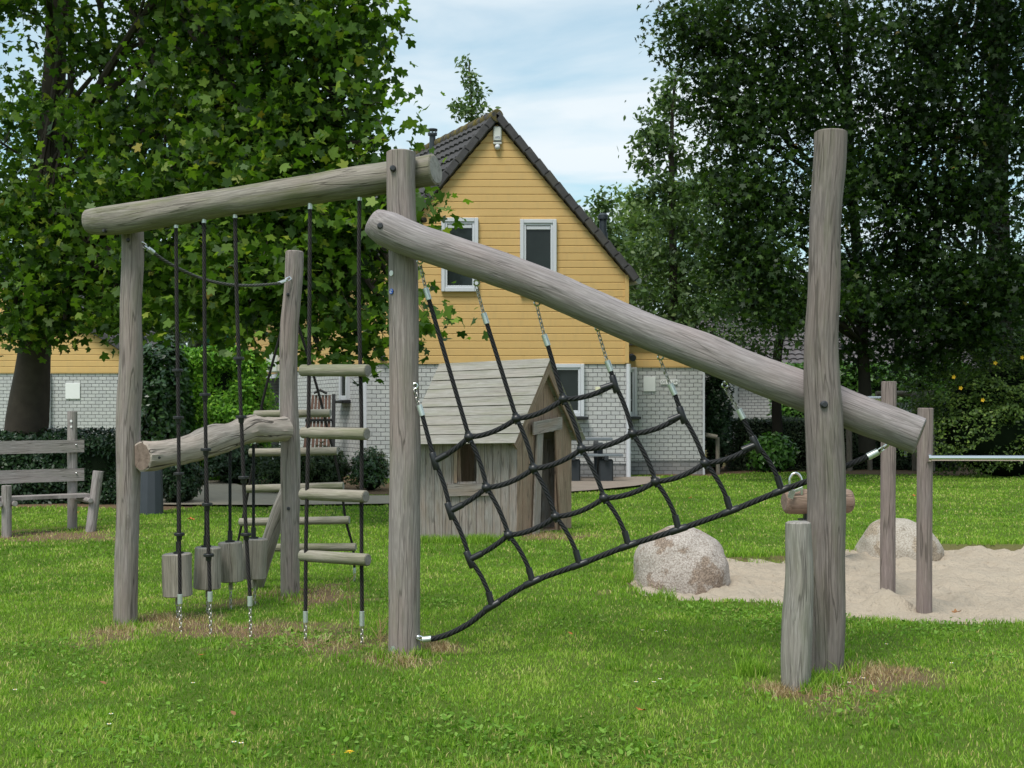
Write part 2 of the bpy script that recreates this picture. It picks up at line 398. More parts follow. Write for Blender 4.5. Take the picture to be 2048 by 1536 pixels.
def groundm():
    M = MT('lawn soil', .95, .1); a = M.n('ShaderNodeTexCoord').outputs['Object']
    n = M.noise(a, 1.4, 6, .65); f = M.noise(a, 45, 5, .8)
    c = M.mix(f, (.05, .09, .012), (.14, .20, .035)); at = M.attr('bare').outputs['Fac']
    soil = M.mix(f, (.10, .065, .04), (.26, .18, .11))
    c = M.mix(at, c, soil); M.col(c); M.bump(f, .8, .02); return M.m
GROUND = groundm()
def leafm(name, stops, trans=.3, rough=.5, spec=.35):
    M = MT(name, rough, spec); t = M.attr('tint').outputs['Fac']
    c = M.ramp(t, stops); M.col(c)
    tr = M.n('ShaderNodeBsdfTranslucent'); M.l(M.mix(1., c, (1.25, 1.5, .6), 'MULTIPLY'), tr.inputs[0])
    ms = M.n('ShaderNodeMixShader'); ms.inputs[0].default_value = trans
    M.l(M.b.outputs[0], ms.inputs[1]); M.l(tr.outputs[0], ms.inputs[2]); M.l(ms.outputs[0], M.out.inputs[0]); return M.m
LF_PLANE = leafm('plane tree leaf', [(0., (0.0204, 0.0488, 0.0081)), (.45, (0.0636, 0.1312, 0.0143)), (.8, (0.1537, 0.2501, 0.0265)), (.94, (0.2357, 0.3114, 0.0408)), (1., (0.3483, 0.2446, 0.0306))], .42, .5, .32)
LF_DARK = leafm('dark maple leaf', [(0., (0.0094, 0.0225, 0.0063)), (.45, (0.0243, 0.0562, 0.0099)), (.975, (0.0702, 0.1264, 0.0198)), (1., (0.2059, 0.1217, 0.0270))], .3)
LF_BIRCH = leafm('birch leaf', [(0., (0.0516, 0.0918, 0.0344)), (.6, (0.0976, 0.1607, 0.0516)), (1., (0.1951, 0.2639, 0.0803))], .3)
LF_PALE = leafm('pale willow leaf', [(0., (0.1100, 0.1760, 0.0550)), (.6, (0.1870, 0.2640, 0.0880)), (1., (0.2860, 0.3630, 0.1430))], .35)
LF_FAR = leafm('far tree leaf', [(0., (0.0225, 0.0450, 0.0150)), (.6, (0.0413, 0.0750, 0.0225)), (1., (0.0825, 0.1200, 0.0375))], .25)
LF_THUJA = leafm('thuja foliage', [(0., (0.0675, 0.1890, 0.0135)), (.5, (0.1620, 0.3915, 0.0243)), (1., (0.4050, 0.6750, 0.0540))], .2)
LF_LAUR = leafm('laurel leaf', [(0., (.018, .05, .014)), (.6, (.04, .10, .022)), (1., (.10, .19, .05))], .15, .3, .6)
LF_BRIGHT = leafm('bright laurel leaf', [(0., (.05, .13, .02)), (.6, (.11, .25, .035)), (1., (.20, .34, .07))], .25, .35, .5)
LF_HEDGE = leafm('dark hedge leaf', [(0., (.010, .030, .010)), (.7, (.022, .055, .016)), (1., (.05, .10, .03))], .1, .4, .4)
LF_HYP = leafm('hypericum leaf', [(0., (.03, .065, .014)), (.6, (.055, .11, .022)), (1., (.12, .18, .04))], .2)
LF_SHR = leafm('flowering shrub leaf', [(0., (.035, .07, .012)), (.6, (.10, .165, .028)), (1., (.24, .31, .06))], .25)
LF_CLIP = leafm('clipped hedge leaf', [(0., (.018, .036, .016)), (.6, (.045, .075, .03)), (1., (.12, .16, .07))], .15)
GRASS = leafm('grass blade', [(0., (0.0894, 0.1875, 0.0157)), (.4, (0.1979, 0.3508, 0.0314)), (.75, (0.3320, 0.4838, 0.0616)), (.92, (0.4724, 0.5080, 0.1568)), (1., (0.6639, 0.5080, 0.2464))], .34, .5, .3)
WEED = leafm('broad weed leaf', [(0., (.08, .17, .02)), (.7, (.16, .31, .035)), (1., (.24, .37, .08))], .25, .6, .15)
STRAW = leafm('dry grass', [(0., (.26, .16, .08)), (.6, (.44, .32, .17)), (1., (.62, .52, .32))], .15, .7, .2)
BARK = simple('plane bark', (.055, .045, .035), .9, .15, 0, .45, 6)
BARKD = simple('dark bark', (.028, .024, .02), .9, .1, 0, .4, 6)
CORE = simple('shrub dark core', (.010, .016, .008), .95, .05, 0, .3)  # solid near-black core stops see-through, inner shade put into its colour

# ------------------------------------------------------------------ scattered leaf meshes (numpy)
def polar(l): return np.array([(math.cos(R(a)) * r, math.sin(R(a)) * r) for a, r in l])
T_MAPLE = polar([(-82, .22), (-50, .5), (-26, .82), (-8, .66), (0, .56), (16, .78), (33, 1.0), (47, .78), (58, .62), (76, .9), (90, 1.12), (104, .9), (122, .62), (133, .78), (147, 1.0), (164, .78), (180, .56), (188, .66), (206, .82), (230, .5), (262, .22)]) * .5
T_MAPLE[:, 1] += .3
T_STAR = polar([(-80, .2), (-20, .75), (8, .48), (36, .98), (62, .5), (90, 1.1), (118, .5), (144, .98), (172, .48), (200, .75), (260, .2)]) * .5
T_OVAL = np.array([(0, 0), (.2, .22), (.24, .5), (0, 1), (-.24, .5), (-.2, .22)])
T_DIA = np.array([(0, 0), (.26, .45), (0, 1), (-.26, .45)])
T_FROND = np.array([(0, 0), (.13, .3), (.22, .55), (.06, .62), (0, 1), (-.06, .62), (-.22, .55), (-.13, .3)])
rg = np.random.default_rng(5)
def leafmesh(name, mat, C_, size, tmpl, tint, up=.5, droop=.3, fold=.25, parent=None, core=None, out_n=None, **kw):
    n = len(C_); k = len(tmpl)
    nr = rg.normal(size=(n, 3)); 
    if out_n is not None: nr = nr * .6 + out_n
    nr[:, 2] += up * 1.6; nr /= np.linalg.norm(nr, axis=1)[:, None]
    d = rg.normal(size=(n, 3)); d[:, 2] -= droop * 2; d -= nr * (d * nr).sum(1)[:, None]; d /= np.linalg.norm(d, axis=1)[:, None]
    s_ = np.cross(d, nr)
    sz = size * rg.uniform(.5, 1.3, n); fold = fold * rg.uniform(.2, 2.6, n)[:, None]
    V = C_[:, None, :] + sz[:, None, None] * (tmpl[None, :, 0, None] * s_[:, None, :] + tmpl[None, :, 1, None] * d[:, None, :] - (fold * (np.abs(tmpl[:, 0]) + .5 * tmpl[:, 1] ** 2)[None, :])[:, :, None] * nr[:, None, :])
    V = V.reshape(-1, 3)
    me = bpy.data.meshes.new(name); o = bpy.data.objects.new(name, me); COL.objects.link(o)
    org = Vector((0, 0, 0))
    if parent is not None: org = ORG[parent]; o.parent = parent
    ORG[o] = org
    V = V - np.array(org)
    cv = np.zeros((0, 3)); cf = []
    if core: cv = np.array(core.v) - np.array(org); cf = core.f
    me.vertices.add(n * k + len(cv)); me.vertices.foreach_set('co', np.concatenate([V, cv]).astype(np.float32).ravel())
    nl = n * k; cl = sum(len(f) for f in cf)
    me.loops.add(nl + cl); me.polygons.add(n + len(cf))
    li = np.concatenate([np.arange(nl), np.array([i + nl for f in cf for i in f], dtype=np.int64)]).astype(np.int32)
    me.loops.foreach_set('vertex_index', li)
    st = list(np.arange(n) * k); q = nl
    for f in cf: st.append(q); q += len(f)
    me.polygons.foreach_set('loop_start', np.array(st, dtype=np.int32))
    me.materials.append(mat)
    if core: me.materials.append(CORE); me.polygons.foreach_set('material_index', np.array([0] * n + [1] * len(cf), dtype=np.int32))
    a = me.attributes.new('tint', 'FLOAT', 'POINT')
    a.data.foreach_set('value', np.concatenate([np.repeat(tint, k), np.zeros(len(cv))]).astype(np.float32))
    me.update(calc_edges=True); me.validate()
    return prop(o, **kw)
def blobpts(bl, cl_sd=.22, per=12, shell=2.2):
    """bl: (u,v,Y,ru,rv,rY,clusters) ellipsoids -> leaf centres, cluster centres per blob"""
    allp = []; cls = []
    for (u, v, Y, ru, rv, rY, nc) in bl:
        c = np.array(P(u, v, Y)); rx, rz = ru / F * Y, rv / F * Y
        d = rg.normal(size=(nc, 3)); d /= np.linalg.norm(d, axis=1)[:, None]
        r = rg.uniform(size=nc) ** (1 / shell)
        if nc >= 20:      # clusters gather on boughs, with gaps between them
            k = nc // 5; m = rg.integers(0, k, nc); ax = np.array([rx, rY, rz])
            cc = c + (d[:k] * r[:k, None])[m] * ax + rg.normal(size=(nc, 3)) * np.array([1, 1, .5]) * min(.34, .30 * (rx + rz) / 2)
        else: cc = c + d * r[:, None] * np.array([rx, rY, rz])
        cls.append((Vector(c), cc))
        pp = cc[:, None, :] + rg.normal(size=(nc, per, 3)) * np.array([cl_sd, cl_sd, cl_sd * .62]); allp.append(pp.reshape(-1, 3))
    return np.concatenate(allp), cls
def tree(name, label, cat, trunk, blobs, leaf, tmpl, size, per=12, sd=.22, bark=None, group=None, tw=10, tint_b=1., limb=.06, droop=.3, fork=None):
    bark = bark or BARK
    t = thing(name, label, cat, (trunk[0][0].x, trunk[0][0].y, 0), group)
    mb = MB(); sp = spline(trunk, .35)
    mb.tube([p for p, r in sp], [r for p, r in sp], 14, amp=.10, sd=random.random() * 9)
    pts, cls = blobpts(blobs, sd, per)
    tops = [p for p, r in sp]
    for c, cc in cls:
        cand = [q for q in tops if q.z < c.z + .2 and q.z > .25 * tops[-1].z] or tops[-3:]
        a = min(cand, key=lambda q: (q - c).length + abs(q.z - (c.z - .35 * (q - c).length)) * .8)
        dist = (c - a).length; r0 = min(limb, .012 + dist * .011)
        m = a.lerp(c, .5) + Vector((random.uniform(-.1, .1), random.uniform(-.1, .1), .10)) * dist * .6
        s2 = spline([(a, r0), (m, r0 * .65), (c, r0 * .4)], .3)
        mb.tube([p for p, r in s2], [r for p, r in s2], 7, amp=.1)
        for j in rg.choice(len(cc), min(tw, len(cc)), replace=False):
            e = Vector(cc[j]); st = s2[random.randint(len(s2) // 2, len(s2) - 1)][0]
            mm = st.lerp(e, .5) + Vector((0, 0, .08 * (e - st).length)) + Vector(rg.normal(size=3)) * .05
            mb.tube([st, mm, e], [r0 * .3 + .003, .007, .003], 4, cap=False)
    mb.build('trunk', bark, t)
    z = pts[:, 2]; tn = np.clip(rg.normal(.45, .27, len(pts)) * tint_b, 0, .95)
    tn = np.where(rg.uniform(size=len(pts)) < .006, rg.uniform(.95, 1., len(pts)), tn)
    leafmesh('crown', leaf, pts, size, tmpl, tn, up=.5, droop=droop, parent=t)
    return t
def shrub(name, label, cat, u, v_top, v_base, Y, ru, rY, n, leaf, tmpl, size, box=False, group=None, cols=1., up=.3, bumpy=.2, flowers=None, droop=0., zmin=0.):
    """shrub standing on the ground at depth Y; ru half width px"""
    rx = ru / F * Y; h = P(u, v_top, Y).z; x = P(u, 0, Y).x
    t = thing(name, label, cat, (x, Y, 0), group)
    core = MB()
    if box:
        p = rg.uniform(-1, 1, (n, 3)); ax = rg.choice(3, n, p=[.25, .45, .3]); sg = np.sign(rg.uniform(-1, 1, n)); sg = np.where(ax == 2, 1, sg); sg = np.where((ax == 1) & (rg.uniform(size=n) < .7), -1, sg)
        p[np.arange(n), ax] = sg * (1 - rg.uniform(size=n) ** 2 * .12)
        nn = np.zeros((n, 3)); nn[np.arange(n), ax] = sg
        dis = (vn(p[:, 0] * rx, p[:, 2] * h + p[:, 1] * rY, 1.8, 3) - .5) * bumpy * .7
        C_ = np.stack([x + p[:, 0] * rx, Y + p[:, 1] * rY, (p[:, 2] + 1) / 2 * h], 1) + nn * dis[:, None] + rg.normal(size=(n, 3)) * .02
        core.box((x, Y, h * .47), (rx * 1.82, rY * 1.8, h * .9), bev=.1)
    else:
        d = rg.normal(size=(n, 3)); d /= np.linalg.norm(d, axis=1)[:, None]; d[:, 2] = np.abs(d[:, 2]) * np.where(rg.uniform(size=n) < .3, -.75, 1)
        lum = 1 + bumpy * 2 * (vn(d[:, 0] * 1.7 + d[:, 1] * 1.1, d[:, 2] * 1.9 + d[:, 1] * .7, 2.2, 5) - .5) + bumpy * (vn(d[:, 0] * 2.7, d[:, 2] * 3 + d[:, 1], 3.5, 8) - .5)
        r = rg.uniform(.72, 1., n) ** .8 * lum
        C_ = np.stack([x + d[:, 0] * r * rx, Y + d[:, 1] * r * rY, h * .45 + d[:, 2] * r * h * .55], 1); nn = d
        C_[:, 2] = np.maximum(C_[:, 2], zmin + rg.uniform(0.02, .1, n))
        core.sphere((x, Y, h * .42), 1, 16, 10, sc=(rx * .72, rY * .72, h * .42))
    tn = np.clip(rg.normal(.42, .25, n), 0, 1) * cols
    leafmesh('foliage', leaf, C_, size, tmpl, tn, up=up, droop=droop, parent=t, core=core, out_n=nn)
    st = MB()
    for i in range(5):
        a = random.uniform(0, 6.28); b = Vector((x + math.cos(a) * rx * .15, Y + math.sin(a) * rY * .15, 0))
        st.tube([b, b + Vector((math.cos(a) * rx * .3, math.sin(a) * rY * .3, h * .6))], [.03, .012], 6)
    st.build('stem', BARK, t)
    if flowers:
        for (fu, fv) in flowers:
            fb = MB(); dx = (fu - u) / F * Y / rx; c = P(fu, fv, Y - rY * max(.3, 1.02 - .3 * dx * dx))
            for k in range(5):
                a = k * 1.2566; e = Vector((math.cos(a), -.35, math.sin(a)))
                s_ = Vector((-math.sin(a), 0, math.cos(a)))
                fb.add([c, c + e * .03 + s_ * .015, c + e * .05, c + e * .03 - s_ * .015], [(0, 1, 2, 3)])
            fb.build('flower', YEL, t)
    return t

# ------------------------------------------------------------------ ground, sand, paths
def G2(l): return np.array([(G(u, v).x, G(u, v).y) for u, v in l])
SBP = G2([(1290, 1186), (1262, 1172), (1270, 1150), (1330, 1125), (1455, 1112), (1560, 1110), (1690, 1104), (1730, 1098), (1880, 1089), (2048, 1089), (2250, 1094), (2330, 1150), (2250, 1225), (2048, 1243), (1930, 1247), (1850, 1246), (1700, 1236), (1640, 1222), (1560, 1212), (1480, 1206), (1400, 1203), (1340, 1197)])
PTH = G2([(300, 1013), (560, 1014), (790, 1011), (880, 1008), (880, 994), (700, 995), (600, 991), (540, 986), (490, 976), (440, 962), (405, 950), (330, 950)])
PAT = G2([(1090, 990), (1180, 984), (1270, 975), (1320, 966), (1320, 956), (1090, 956)])
BED = G2([(470, 974), (560, 984), (640, 990), (790, 992), (790, 968), (740, 955), (500, 940)])
BED2 = G2([(1300, 952), (1420, 951), (1500, 945), (1600, 945), (1700, 950), (1900, 952), (2300, 950), (2300, 925), (1300, 925)])
BED3 = G2([(-200, 1016), (150, 1014), (330, 1024), (410, 1012), (420, 960), (-200, 960)])
def sdist(poly, x, y):
    """signed distance, negative inside"""
    x = np.asarray(x); y = np.asarray(y); n = len(poly); dmin = np.full(x.shape, 1e9); ins = np.zeros(x.shape, bool)
    for i in range(n):
        a = poly[i]; b = poly[(i + 1) % n]; e = b - a; wx = x - a[0]; wy = y - a[1]
        t = np.clip((wx * e[0] + wy * e[1]) / (e @ e), 0, 1); dmin = np.minimum(dmin, np.hypot(wx - e[0] * t, wy - e[1] * t))
        c = ((a[1] <= y) & (b[1] > y)) | ((b[1] <= y) & (a[1] > y))
        with np.errstate(divide='ignore', invalid='ignore'): xx = a[0] + (y - a[1]) / (b[1] - a[1] if b[1] != a[1] else 1e-9) * e[0]
        ins ^= c & (x < xx)
    return np.where(ins, -dmin, dmin)
def sbd(x, y): return sdist(SBP, x, y) + (vn(x, y, 3.2, 2) - .5) * .16 + (vn(x, y, 9, 4) - .5) * .05
# dry, worn patches: centre and radius
BARE = [(G(345, 1240), .42, .10), (G(480, 1262), .5, .12), (G(680, 1290), .5, .12), (G(580, 1190), .5, .16), (G(800, 1330), .2, .08), (G(1640, 1375), .2, .12), (G(1745, 1355), .26, .09), (G(1545, 1385), .13, .05), (G(250, 1262), .3, .15), (G(110, 1072), .8, .25), (G(1100, 1075), .45, .15), (G(1380, 1180), .5, .1), (G(870, 1300), .12, .05)]
def bare(x, y):
    b = np.zeros(np.shape(x))
    for c, rx, ry in BARE:
        d = np.hypot((x - c.x) / rx, (y - c.y) / (ry * 3.0)); b = np.maximum(b, np.clip(1.35 - d - (vn(x, y, 5, 6) - .5) * 1.6 - (vn(x, y, 16, 7) - .5) * .7, 0, 1))
    return b
def zlawn(x, y):
    z = (vn(x, y, .55, 1) - .5) * .05 + (vn(x, y, 2.3, 2) - .5) * .02
    d = sdist(SBP, x, y); return np.where(d < 0, -.10, z)
def grid(name, xs, ys, zf, mat, **kw):
    X, Yv = np.meshgrid(xs, ys); Z = zf(X, Yv); V = np.stack([X, Yv, Z], -1).reshape(-1, 3); nx, ny = len(xs), len(ys)
    i = np.arange(nx - 1)[None, :] + np.arange(ny - 1)[:, None] * nx; q = np.stack([i, i + 1, i + 1 + nx, i + nx], -1).reshape(-1, 4)
    me = bpy.data.meshes.new(name); me.vertices.add(len(V)); me.vertices.foreach_set('co', V.astype(np.float32).ravel())
    me.loops.add(q.size); me.loops.foreach_set('vertex_index', q.astype(np.int32).ravel()); me.polygons.add(len(q)); me.polygons.foreach_set('loop_start', (np.arange(len(q)) * 4).astype(np.int32))
    me.materials.append(mat); me.update(calc_edges=True); me.shade_smooth()
    o = bpy.data.objects.new(name, me); COL.objects.link(o); return prop(o, **kw), X.ravel(), Yv.ravel()
xs = np.concatenate([[-400, -150, -60, -30, -20], np.arange(-14, 14.01, .12), [20, 30, 60, 150, 400]])
ys = np.concatenate([[-60, -10, 0, 2], np.arange(3, 18, .1), np.arange(18, 34, .3), [36, 40, 50, 70, 120, 250, 600]])
g, gx, gy = grid('lawn', xs, ys, zlawn, GROUND, kind='structure')
bb = bare(gx, gy)
for pl in (BED, BED2, BED3): bb = np.maximum(bb, np.clip(.5 - sdist(pl, gx, gy) * 4, 0, 1))
bb = np.maximum(bb, np.clip(1 - np.abs(sdist(SBP, gx, gy)) * 8, 0, .8))
bb = np.where(gy > 33, 0.6, bb)
at = g.data.attributes.new('bare', 'FLOAT', 'POINT'); at.data.foreach_set('value', bb.astype(np.float32))
mound = G(1778, 1205)
def zsand(x, y):
    z = -.045 + (vn(x, y, 2.2, 11) - .5) * .05 + (vn(x, y, 5, 12) - .5) * .06 + (vn(x, y, 9, 13) - .5) * .06
    d = np.hypot((x - mound.x), (y - mound.y) * 1.0) + (vn(x, y, 9, 15) - .5) * .07
    z += np.clip(.155 - d * .62, 0, .2) * (1 + (vn(x, y, 20, 14) - .5) * .35)
    return np.where(sdist(SBP, x, y) > .25, -.12, z)
grid('sand', np.arange(.5, 8.2, .035), np.arange(8.0, 14.2, .035), zsand, SAND, kind='structure')
def sheet(name, poly, mat, z, rot=0.):
    mb = MB(); c, s_ = math.cos(rot), math.sin(rot)
    pts = [Vector((p[0], p[1], z)) for p in poly]
    mb.add(pts, [tuple(range(len(pts)))], 0, [(p.x * c - p.y * s_, p.x * s_ + p.y * c, 0) for p in pts])
    o = mb.build(name, mat, None, smooth=False, kind='structure'); return o
sheet('path', PTH[::-1], simple('path gravel', (.40, .345, .27), .95, .05, 0, .22, 9), .034, .4); sheet('patio', PAT[::-1], PATIO, .036)

# grass blades
def blades(name, X, Y, h, wd, mat, tint, lean=.35, zoff=0., **kw):
    n = len(X); a = rg.uniform(0, 6.283, n); b = rg.uniform(0, 6.283, n); ln = rg.uniform(.1, 1, n) * lean * h
    z0 = zlawn(X, Y) + zoff - .004; w_ = wd * .5
    sx, sy = np.cos(a) * w_, np.sin(a) * w_; lx, ly = np.cos(b) * ln, np.sin(b) * ln
    V = np.empty((n, 5, 3))
    V[:, 0] = np.stack([X - sx, Y - sy, z0], 1); V[:, 1] = np.stack([X + sx, Y + sy, z0], 1)
    V[:, 2] = np.stack([X + sx * .8 + lx * .35, Y + sy * .8 + ly * .35, z0 + h * .55], 1); V[:, 3] = np.stack([X - sx * .8 + lx * .35, Y - sy * .8 + ly * .35, z0 + h * .55], 1)
    V[:, 4] = np.stack([X + lx, Y + ly, z0 + h * np.sqrt(np.clip(1 - (ln / h) ** 2 * .6, .2, 1))], 1)
    me = bpy.data.meshes.new(name); me.vertices.add(n * 5); me.vertices.foreach_set('co', V.astype(np.float32).ravel())
    base = (np.arange(n) * 5)[:, None]; li = (base + np.array([0, 1, 2, 3, 3, 2, 4])).astype(np.int32).ravel()
    me.loops.add(len(li)); me.loops.foreach_set('vertex_index', li); me.polygons.add(2 * n)
    me.polygons.foreach_set('loop_start', ((np.arange(n) * 7)[:, None] + np.array([0, 4])).astype(np.int32).ravel())
    me.materials.append(mat); at = me.attributes.new('tint', 'FLOAT', 'POINT'); at.data.foreach_set('value', np.repeat(tint, 5).astype(np.float32))
    me.update(calc_edges=True); o = bpy.data.objects.new(name, me); COL.objects.link(o); return prop(o, **kw)
XX = []; YY = []; HH = []; WW = []; TT = []
for y0, y1, den, wd, hh in ((4.2, 6.5, 6800, .0048, .036), (6.5, 9, 4600, .0058, .036), (9, 12, 2500, .0085, .038), (12, 17, 1250, .0125, .042), (17, 23, 560, .018, .045), (23, 32, 300, .026, .05)):
    half = (y0 + y1) / 2 * .43 + 2.0 + .05 * y1; area = 2 * half * (y1 - y0); n = int(area * den)
    x = rg.uniform(-half, half, n); y = rg.uniform(y0, y1, n)
    if y1 > 12.5: pass
    XX.append(x); YY.append(y); HH.append(np.full(n, hh)); WW.append(np.full(n, wd))
x = np.concatenate(XX); y = np.concatenate(YY); h = np.concatenate(HH); wd = np.concatenate(WW)
sb = sbd(x, y)
b_ = bare(x, y); keep = (sb > .0) & (rg.uniform(size=len(x)) > b_ * .86)
for pl in (PTH, PAT, BED, BED2, BED3): keep &= sdist(pl, x, y) + (vn(x, y, 5, 3) - .5) * .2 > 0
keep &= ~((x > -2.9) & (x < 4.6) & (y > 27.5))
p1 = vn(x, y, 1.1, 21); p2 = vn(x, y, 4.5, 22); p3 = vn(x, y, 14, 23)
keep &= rg.uniform(size=len(x)) < .5 + .7 * p3
x, y, h, wd, sb, p1, p2, p3, b_ = [q[keep] for q in (x, y, h, wd, sb, p1, p2, p3, b_)]
h = h * rg.uniform(.5, 1.1, len(h)) * (.6 + .5 * p2)
edge = np.clip(1 - sb / .35, 0, 1); h *= 1 + edge * np.where(y > 10.5, 1.4, .35)
p4 = vn(x, y, 2.6, 31) * .6 + vn(x, y, 8, 32) * .4; dry = np.clip((p4 - .56) * 5, 0, 1)
tint = np.clip(.38 + dry * .22 + (p1 - .5) * .5 + (p2 - .5) * .35 + rg.normal(0, .16, len(x)) + b_ * .35, 0, .88)
tint = np.where(rg.uniform(size=len(x)) < .05 + .25 * b_ + .16 * dry, rg.uniform(.9, 1., len(x)), tint)
blades('grass', x, y, h, wd, GRASS, tint, .8, kind='stuff', label='short mown green lawn grass', cat='grass')
# longer tufts round post feet, boulders and the playhouse
tx = []; ty = []; th = []
def tuft(c, r, n, hh):
    a = rg.uniform(0, 6.283, n); d = r * np.sqrt(rg.uniform(size=n)); tx.append(c.x + np.cos(a) * d); ty.append(c.y + np.sin(a) * d); th.append(np.full(n, hh) * rg.uniform(.5, 1.2, n))
for u, v, r, n, hh in ((1505, 1350, .09, 260, .10), (1650, 1372, .12, 260, .10), (1625, 1385, .06, 120, .08), (795, 1322, .16, 160, .08), (840, 1318, .06, 60, .07), (1330, 1200, .1, 120, .1), (1700, 1355, .08, 60, .1), (1240, 1340, .1, 90, .06), (1580, 1110, .3, 200, .12), (1500, 1112, .25, 200, .12), (1290, 1160, .25, 240, .12), (240, 1255, .14, 120, .07), (560, 1195, .2, 140, .08)): tuft(G(u, v), r, n, hh)
for i in range(60): tuft(G(random.uniform(835, 1035), random.uniform(1082, 1090)), .06, 30, .1)
for i in range(14): tuft(G(random.uniform(1010, 1145), random.uniform(1066, 1078)), .06, 14, .07)
for i in range(45): tuft(G(random.uniform(20, 2030), random.uniform(1270, 1530)), .06, 40, .055)
tx = np.concatenate(tx); ty = np.concatenate(ty); th = np.concatenate(th)
blades('grass_tufts', tx, ty, th, np.full(len(tx), .006), GRASS, np.clip(rg.normal(.4, .22, len(tx)), 0, .97), .7, kind='stuff', label='longer tufts of grass at posts and sand edge', cat='grass')
# dry straw
n = 9000; k = rg.integers(0, len(BARE), n); cx = np.array([BARE[i][0].x for i in k]); cy = np.array([BARE[i][0].y for i in k]); rx = np.array([BARE[i][1] for i in k]); ry = np.array([BARE[i][2] * 3 for i in k])
x = cx + rg.normal(size=n) * rx * .5; y = cy + rg.normal(size=n) * ry * .5; ok = sbd(x, y) > .05; ok &= rg.uniform(size=n) < .12 + bare(x, y); x, y = x[ok], y[ok]
blades('dry_grass', x, y, rg.uniform(.02, .075, len(x)), np.full(len(x), .0035), STRAW, rg.uniform(0, 1, len(x)), 1.25, kind='stuff', label='dry straw coloured grass worn at the post feet', cat='dry grass')
# weeds (clover, plantain) in patches
wc = [(380, 1440), (300, 1500), (180, 1490), (440, 1520), (700, 1480), (820, 1400), (1150, 1500), (1250, 1520), (1050, 1480), (1350, 1500), (1450, 1230), (1420, 1225), (1530, 1240), (1700, 1260), (1800, 1265), (1900, 1265), (1560, 1265), (650, 1280), (560, 1300), (980, 1510), (900, 1460), (1950, 1330), (1750, 1420), (80, 1300), (200, 1350), (1330, 1390), (1180, 1260), (880, 1210)]
px_ = []
for u, v in wc:
    c = G(u, v); m = 170; px_.append(np.stack([c.x + rg.normal(0, .22, m), c.y + rg.normal(0, .2, m), rg.uniform(.012, .045, m)], 1))
px_ = np.concatenate(px_); px_ = px_[sbd(px_[:, 0], px_[:, 1]) > .02]
leafmesh('weeds', WEED, px_, .032, T_OVAL, rg.uniform(0, 1, len(px_)), up=1.2, droop=0, fold=.1, kind='stuff', label='broad leaved weeds and clover in the lawn', cat='weeds')

# ------------------------------------------------------------------ climbing frame: posts, beams
def pxlog(mb, pts, seg=30, step=.035, **kw):
    """pts: (u, v, width_px, Y)"""
    cut = kw.pop('cut', 0); sp = spline([(P(u, v, Y), wpx / 2 / F * Y) for u, v, wpx, Y in pts], step)
    mb.tube([p for p, r in sp], [r for p, r in sp], seg, capmi=1, cham=.012, **kw)
    if cut:
        e, rr = sp[-1]; ax = (e - sp[-4][0]).normalized()
        for i, v in enumerate(mb.v):
            d = (e - Vector(v)).dot(ax)
            if d < .3: w_ = 1 - max(d, 0) / .3; mb.v[i] = tuple(Vector(v) - ax * (cut * w_ * (e.y + rr - v[1])))
    return sp
frame = thing('log_climber', 'climbing frame of thick round weathered logs bolted together in the middle of the lawn', 'climbing frame', (G(808, 1315).x, 7.16, 0))
def logpart(name, pts, mats, bolts=(), label=None, **kw):
    mb = MB(); pxlog(mb, pts, **kw); o = mb.build(name, mats, frame)
    if label: o['label'] = label
    for (u, v, Y, r) in bolts:
        b = MB(); c = P(u, v, Y)
        b.tube([c + Vector((0, .03, 0)), c + Vector((0, -.006, 0)), c + Vector((0, -.016, 0))], [r, r, r * .62], 16); b.build('bolt', DKMET, o)
    return o
YA, YB, YC, YD, YE = 8.28, 7.16, 6.68, 6.33, 9.57
bot = lambda Y: HY + (EH + .06) * F / Y      # 6 cm into the ground
postA = logpart('post', [(250, bot(YA), 47, YA), (252, 1150, 46, YA), (256, 1000, 46, YA), (257, 850, 48, YA), (262, 740, 47, YA), (262, 620, 42, YA), (266, 520, 43, YA), (265, 452, 42, YA)], [W_POST, E_GREY], [(256, 480, YA - .075, .013)], amp=.05, sd=1.3)
postB = logpart('post', [(809, bot(YB), 66, YB), (809, 1200, 63, YB), (809, 1020, 62, YB), (811, 900, 62, YB), (808, 760, 59, YB), (808, 640, 60, YB), (806, 500, 59, YB), (802, 400, 58, YB), (802, 303, 58, YB)], [W_POST, E_GREY], [(786, 337, YB - .085, .019)], amp=.04, sd=2.1, label='tallest middle post with white and blue stickers')
postC = logpart('post', [(1654, bot(YC), 64, YC), (1656, 1250, 68, YC), (1652, 1120, 73, YC), (1653, 980, 75, YC), (1647, 820, 73, YC), (1642, 690, 66, YC), (1648, 560, 64, YC), (1651, 430, 62, YC), (1659, 330, 64, YC), (1662, 263, 64, YC)], [W_POST2, E_GREY], [(1648, 809, YC - .102, .021)], amp=.035, sd=3.7, label='thick brownish end post')
postE = logpart('post', [(580, bot(YE), 38, YE), (580, 1050, 37, YE), (581, 900, 38, YE), (577, 760, 35, YE), (579, 650, 36, YE), (587, 560, 36, YE), (589, 502, 35, YE)], [W_POST, E_GREY], [(577, 1017, YE - .075, .014), (576, 589, YE - .07, .013)], amp=.05, sd=4.4)
